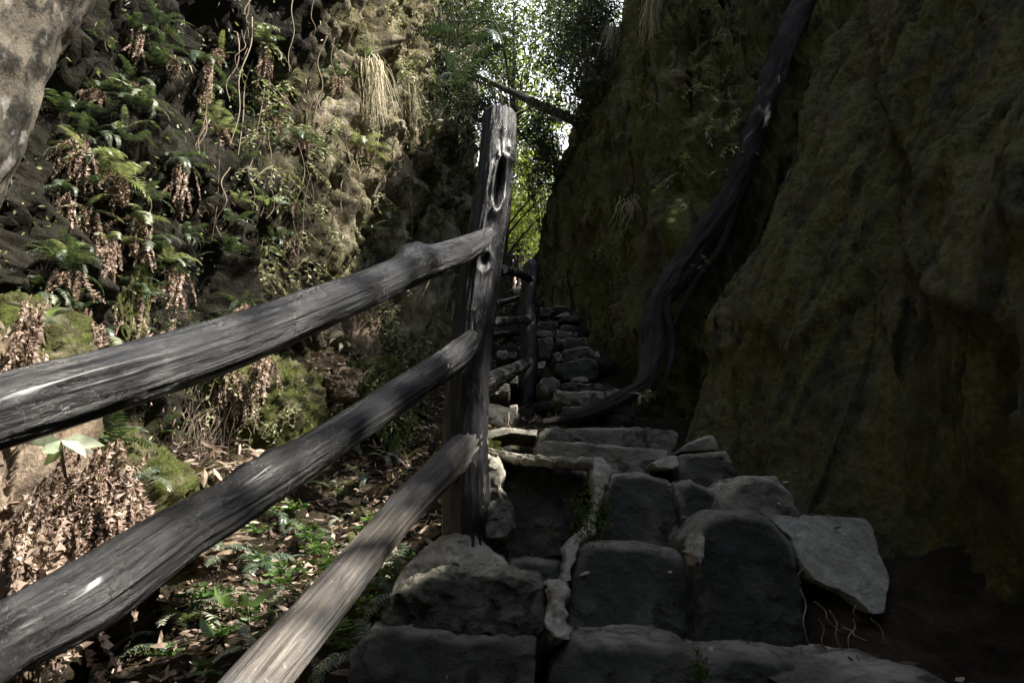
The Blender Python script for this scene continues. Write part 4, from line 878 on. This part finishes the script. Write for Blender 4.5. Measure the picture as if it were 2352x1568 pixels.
tuft(on(1000, 20, .15), 50, .8, 'twig', 'brown hanging root strands at the top edge above the fern curtain', True, .2, base=.08, nrm=(.8, -.5, 0))
tuft(on(1520, 10, .15, bv_d), 90, .75, 'straw', 'grey hanging grass tuft at the top of the shaded right cliff', True, .25, base=.05, nrm=(-.8, -.5, 0), w_=.005)
tuft(on(1430, 0, .15, bv_d), 60, .7, 'straw', 'hanging grass tuft at the upper left rim of the shaded cliff', True, .25, base=.06, nrm=(-.8, -.5, 0))
tuft(on(1450, 470, .1, bv_d), 40, .3, 'straw', 'small wisp of dry grass halfway up the shaded cliff', True, .5, base=.05, nrm=(-.8, -.5, 0))
for k, (px, py, l) in enumerate([(430, 900, .5), (470, 960, .45), (400, 860, .4), (520, 990, .35)]):
    tuft(on(px, py, .04), 90, l, 'twig', ['tangle of dry rootlets under the top rail', 'second tangle of rootlets, lower and to the right', 'thin rootlets just behind the top rail', 'wiry dry rootlets by the dead leaf spray'][k], True, .9, 'root_tangle', 'roots', .0015, base=.1)
# hanging dead fern roots at lower left
for px, py, l, n_, lb in [(180, 1080, .45, 7, 'shaggy brown curtain of dead fronds under the lush fern'), (70, 800, .3, 2, 'dead brown fronds draped over the mossy mound'), (570, 860, .4, 4, 'dead frond clump hanging from behind the top rail'), (120, 1210, .5, 6, 'dark dead fronds hanging beside the black hollow under the top rail')]:
    c = on(px, py, .05, RB + [bv_f, GB]); rt = empty('dead_fern', c, (0, 0, random.uniform(2.6, 3.4))); tag(rt, lb, 'dead fern')
    for k in range(n_ * 2):
        o = obj('dead_fronds', random.choice(SK), rt); sc_ = l / .38 * random.uniform(.4, .75); o.scale = (sc_,) * 3; o.location = (random.uniform(-.22, .22), random.uniform(0, .08), random.uniform(-.12, .1)); o.rotation_euler = (0, random.uniform(-.3, .3), random.uniform(-.6, .6))
# thin twigs and vines
def vine(pts, r_, label, group=None, mat='twig', name='vine', cat='vine'):
    return thing_tube(name, pts, [r_, r_ * .8, r_ * .5], mat, label, cat, group, n=50, seg=8, amp=.3, seed=int(pts[0][0] * 100) % 9)
for k in range(34):
    px, py = random.uniform(430, 1050), random.uniform(-20, 420); h = hit(px, py)
    if not h: continue
    p = h[0] + h[1] * .1; l = random.uniform(.4, 1.4); pts = [p + Vector((random.uniform(-.05, .05) + h[1].x * .05, h[1].y * .05 + random.uniform(-.04, .04), -l * t)) for t in (0, .25, .5, .75, 1)]
    vine(pts, random.uniform(.003, .008), 'thin dry vine hanging down the left rock face', 'vines hanging on the left rock face')
vine([P(1245, 0, 4.5) + Vector((-.2, 2, 0)), P(1140, 60, 6.5), P(1040, 90, 6.6)], .012, 'bare brown twig arching in from the top over the sky gap', mat='bark', name='twig', cat='twig')
vine([P(970, 680, 6), P(1010, 600, 6.2), P(1050, 590, 6.5)], .008, 'straight pale twig leaning behind the top rail near the post', name='twig', cat='twig')
rb = [(1835,1290,1.86,1840,1340,1.86),(1838,1350,1.84,1858,1480,1.8),(1905,1400,1.85,1938,1500,1.8),(1950,1375,1.85,1975,1425,1.82),(1935,1440,1.85,1990,1470,1.8),(1880,1420,1.84,1900,1500,1.78),(1960,1420,1.85,1950,1490,1.8),(2000,1420,1.8,2060,1500,1.74),(1870,1380,1.84,1930,1450,1.8)]
for k, (a, b, c, d, e, f) in enumerate(rb):
    vine([P(a, b, c), P(a * .7 + d * .3 + 7, b * .7 + e * .3, c), P(a * .4 + d * .6 - 5, b * .4 + e * .6, f), P(d, e, f)], .0018, 'pale rootlet dangling in the soil under the grey slab', 'rootlets under the pale slab', name='rootlet', cat='root')
# dead branch with leaves
rt = empty('dead_branch', P(600, 1080, 3.9)); tag(rt, 'fallen dead branch with dry tan leaves lying behind the middle rail', 'branch')
parts = []; Cs = []; Ds = []
for k in range(9):
    e = P(random.uniform(420, 560), random.uniform(1010, 1140), random.uniform(3.5, 3.9)) - rt.location; s = Vector((random.uniform(-.05, .05), 0, random.uniform(-.03, .03)))
    pts = [s, e * .5 + Vector((0, 0, .05)), e]; parts.append(tube(pts, [.005, .002], 12, 5))
    for t in np.linspace(.4, 1, 6): Cs.append(list(s.lerp(e, t) + Vector((0, 0, .03)))); Ds.append([random.uniform(-1, 1), random.uniform(-1, .3), random.uniform(-1.2, .2)])
j_ = join(parts); obj('twigs', mesh('twigs', j_[0], j_[1], M['twig']), rt)
V, F = leaves(np.array(Cs), np.array(Ds), .10, .035, 77, .2, .2); obj('dry_leaves', mesh('dry_leaves', V, F, M['litter'], smooth=False), rt)
# moss patches on the steps
for c0, n, s, lb in [(P(1345, 1190, 2.24), 500, .045, 'bright green moss left of the mortar strip'), (P(1385, 1180, 2.33), 300, .03, 'bright green moss right of the mortar strip'), (P(1290, 940, 4.3), 700, .10, 'moss cushion beside the foot of the far post'), (P(1606, 1545, 1.69), 160, .02, 'moss in the joint of the front step')]:
    C = np.array(c0) + rng.normal(size=(n, 3)) * [s * .5, .01, s]
    V, F = quads(C, rng.normal(size=(n, 3)) + [0, -.8, .4], .012, .006, 4)
    tag(obj('moss_patch', mesh('moss_patch', V, F, M['moss'], smooth=False)), lb, 'moss', kind='stuff')

# ------------------------------------------------------------------ trees
def tree(base, top, rad, nl, label, seed, crown_c, crown_r, ll=.075, lw=.016, nb=16, group='trees around the gorge rim', mk='canopy', clusters=90, cr=.42):
    r = np.random.default_rng(seed); base = np.array(base, float); top = np.array(top, float); rt = empty('tree', base); tag(rt, label, 'tree', group)
    mid = (base + top) / 2 + r.normal(size=3) * .25; T_, F, uv = tube([base, mid, top], [rad, rad * .7, rad * .3], 40, 14, .2, .2, (), True, seed)
    cc = np.array(crown_c, float); crr = np.array(crown_r, float); parts = [(T_ - base, F, uv)]; limbs = []
    cl = r.normal(size=(clusters, 3)); cl /= np.linalg.norm(cl, axis=1)[:, None]; cl = cc + cl * crr * r.random((clusters, 1)) ** .45
    for k in range(clusters):
        t = r.uniform(.35, 1); s = (base * (1 - t) ** 2 + 2 * mid * t * (1 - t) + top * t * t)
        if k % max(1, clusters // (nb * 3)) == 0 or k < nb:
            m_ = (s + cl[k]) / 2 + r.normal(size=3) * .15 + [0, 0, .12]; limbs.append(tube(np.array([s, m_, cl[k]]) - base, [rad * .22, rad * .1, rad * .04], 14, 6))
    obj('trunk', mesh('trunk', parts[0][0], parts[0][1], M['bark'], parts[0][2]), rt)
    L_ = join(limbs); obj('limbs', mesh('limbs', L_[0], L_[1], M['bark'], L_[2]), rt)
    i = r.integers(0, clusters, nl); C = cl[i] + np.clip(r.normal(size=(nl, 3)), -2, 2) * cr * .5
    V, F = quads(C - base, r.normal(size=(nl, 3)) + [0, 0, -.5], r.uniform(.6, 1.3, nl) * ll, lw * r.uniform(.7, 1.4, nl), seed)
    obj('crown', mesh('crown', V, F, M[mk], smooth=False), rt); return rt
if True:
    tree((-.2, 13, 5), tuple(P(1180, 40, 13)), .07, 1600, 'slender tree in the middle of the sky gap behind the near post', 1, P(1150, 130, 13), (1.6, 1.4, 2.4), clusters=110, ll=.15, lw=.036)
    tree((1.8, 12, 6), tuple(P(1330, 20, 12)), .08, 5500, 'leafy tree on the right rim beside the sky gap', 2, P(1330, 60, 12), (1.2, 1.4, 2.6), clusters=130, ll=.15, lw=.038)
    tree((-1.6, 11, 7), tuple(P(1050, 20, 11)), .08, 6000, 'tree on the left rim above the near post', 3, P(1080, 20, 11), (1.5, 1.4, 1.6), clusters=130, ll=.14, lw=.034)
    tree((1.3, 17, 6), tuple(P(1200, 350, 17)), .07, 6000, 'yellow green tree low in the gap right of the post', 4, P(1205, 400, 17), (1.5, 1.2, 2.6), clusters=130, ll=.16, lw=.05, mk='canopy_lit')
    tree((-.6, 22, 7), tuple(P(1185, 250, 22)), .12, 2400, 'distant yellow green tree seen through the gap', 5, P(1190, 150, 22), (2.6, 1.5, 3.2), clusters=120, ll=.24, lw=.08, mk='canopy_lit')
    tree((-.4, 19, 7), tuple(P(1190, 550, 19)), .1, 8000, 'low bush filling the foot of the gap behind the far steps', 6, P(1205, 505, 19), (.9, .8, .9), mk='canopy_lit', clusters=60, ll=.09, lw=.02)
    # crowns that shade the gorge from the sun side
    for k, (cx, cy, cz, rr, nn, lb) in enumerate([(6.0, -.7, 7.6, (1.2, 1.8, 1.0), 230, 'broad tree on the right rim whose leaves dapple the lower slope'),
                                   (5.4, 3.2, 10.4, (1.4, 1.8, 1.1), 480, 'tree on the right rim above the leaning boulder'),
                                   (4.6, -1.8, 10.4, (1.6, 1.6, 1.1), 750, 'tree on the right rim behind the viewer'),
                                   (4.8, 7.0, 11.2, (1.4, 1.3, 1.0), 300, 'tall tree on the right rim over the far steps')]):
        tree((cx + 1.5, cy, 5.0), (cx, cy, cz), .15, nn, lb, 20 + k, (cx, cy, cz), rr, ll=.16, lw=.07, clusters=44, cr=.55)
    tree((5.6, 3.0, 4.8), (4.5, 3.9, 6.9), .10, 4600, 'low spreading tree on top of the leaning boulder', 31, (4.2, 3.7, 6.6), (1.15, 1.2, .65), ll=.14, lw=.06, clusters=60, cr=.45)  # added out of view to keep sun patches off the right cliff
    tree(tuple(P(1020, 420, 9.2)), tuple(P(1050, 100, 8.6)), .05, 5200, 'dark twiggy scrub filling the edge of the left rock face above the near post', 41, P(1052, 170, 8.5), (.42, .5, 1.5), ll=.09, lw=.02, clusters=90, cr=.3, mk='scrub')
    tree(tuple(P(1400, 330, 9.8)), tuple(P(1380, 20, 9.2)), .05, 6500, 'dark small leaved tree hanging over the right edge of the sky gap', 42, P(1345, 70, 9.0), (.55, .6, 1.6), ll=.10, lw=.025, clusters=100, cr=.32, mk='scrub')
    tree(tuple(P(1290, 480, 10)), tuple(P(1262, 330, 9.6)), .035, 2500, 'thin dark shrub rooted on the right cliff edge beside the post top', 43, P(1250, 350, 9.6), (.22, .4, 1.0), ll=.09, lw=.022, clusters=50, cr=.25, mk='scrub')
    tree((.8, 32, 11), tuple(P(1200, 480, 32)), .2, 7000, 'dense dark tree closing the end of the gorge behind the climbing person', 51, P(1195, 560, 31), (2.6, 1.2, 3.4), ll=.32, lw=.11, clusters=110, mk='scrub', cr=.9)
    # the fallen trunk across the gap
    thing_tube('fallen_trunk', [P(1010, 130, 11.5), P(1120, 186, 11), P(1190, 218, 10.6), P(1255, 250, 10.2), P(1400, 310, 9.4)], [.02, .04, .07, .085, .09], 'root', 'dark fallen trunk slanting across the sky gap', 'trunk', n=50, seg=16, amp=.3, grain=.3)
    for k, (a, b, c, d) in enumerate([(1160, 545, 1245, 455), (1165, 520, 1235, 440), (1180, 270, 1250, 240), (1165, 585, 1240, 500)]):
        vine([P(a, b, 11.5), P((a + c) / 2, (b + d) / 2 - 4, 11.5), P(c, d, 11.5)], .02, 'dark bare bough low across the gap right of the post', 'bare boughs across the gap', 'bark', 'bough', 'bough')

# ------------------------------------------------------------------ person far up the steps
def skin_body(name, J, E, mat, parent):
    me = bpy.data.meshes.new(name); me.from_pydata([j[0] for j in J], E, []); me.materials.append(mat); o = obj(name, me, parent)
    m = o.modifiers.new('skin', 'SKIN'); m.use_smooth_shade = True
    for v, j in zip(me.skin_vertices[0].data, J): v.radius = (j[1], j[1])
    me.skin_vertices[0].data[0].use_root = True
    o.modifiers.new('sub', 'SUBSURF').levels = 1; return o
pg = Vector((.02, 26.0, float(S(26)) + .02)); pe = empty('person', pg); pe.scale = (.86,) * 3; tag(pe, 'person in a white hat and blue clothes climbing the far steps', 'person')
J = [((0, 0, .92), .13), ((0, 0, 1.1), .12), ((0, -.03, 1.32), .14), ((0, -.05, 1.46), .055), ((0, -.07, 1.56), .085), ((0, -.08, 1.66), .09),
     ((.09, 0, .86), .09), ((.10, -.1, .5), .06), ((.1, .02, .08), .045), ((.1, -.14, .04), .035), ((-.09, 0, .86), .09), ((-.1, .06, .5), .06), ((-.1, .16, .1), .045), ((-.1, 0, .05), .035),
     ((.19, -.03, 1.38), .06), ((.27, 0, 1.12), .042), ((.24, -.16, .92), .03), ((-.19, -.03, 1.38), .06), ((-.27, 0, 1.12), .042), ((-.24, -.16, .92), .03)]
E = [(0, 1), (1, 2), (2, 3), (3, 4), (4, 5), (0, 6), (6, 7), (7, 8), (8, 9), (0, 10), (10, 11), (11, 12), (12, 13), (2, 14), (14, 15), (15, 16), (2, 17), (17, 18), (18, 19)]
for hand, s in ((16, 1), (19, -1)):
    b = Vector(J[hand][0])
    for k in range(5):
        a = (b.x + s * (-.02 + .01 * k), b.y - .05 - .006 * (2 - abs(k - 2)), b.z - .05); J.append((a, .009)); E.append((hand, len(J) - 1))
skin_body('body', J, E, M['skin'], pe)
Vc, Fc, uc = tube([(0, 0, .84), (0, 0, 1.1), (0, -.03, 1.34), (0, -.045, 1.44)], [.15, .15, .17, .09], 20, 20, .1); obj('shirt', mesh('shirt', Vc, Fc, M['blue'], uc), pe)
Vc, Fc, uc = tube([(0, 0, .6), (0, 0, .75), (0, 0, .93)], [.17, .17, .15], 16, 20, .1); obj('shorts', mesh('shorts', Vc, Fc, M['blue'], uc), pe)
Vc, Fc, uc = tube([(0, -.08, 1.66), (0, -.08, 1.68), (0, -.075, 1.74), (0, -.07, 1.80)], [.17, .12, .11, .07], 16, 20, .05); obj('hat', mesh('hat', Vc, Fc, M['white'], uc), pe)
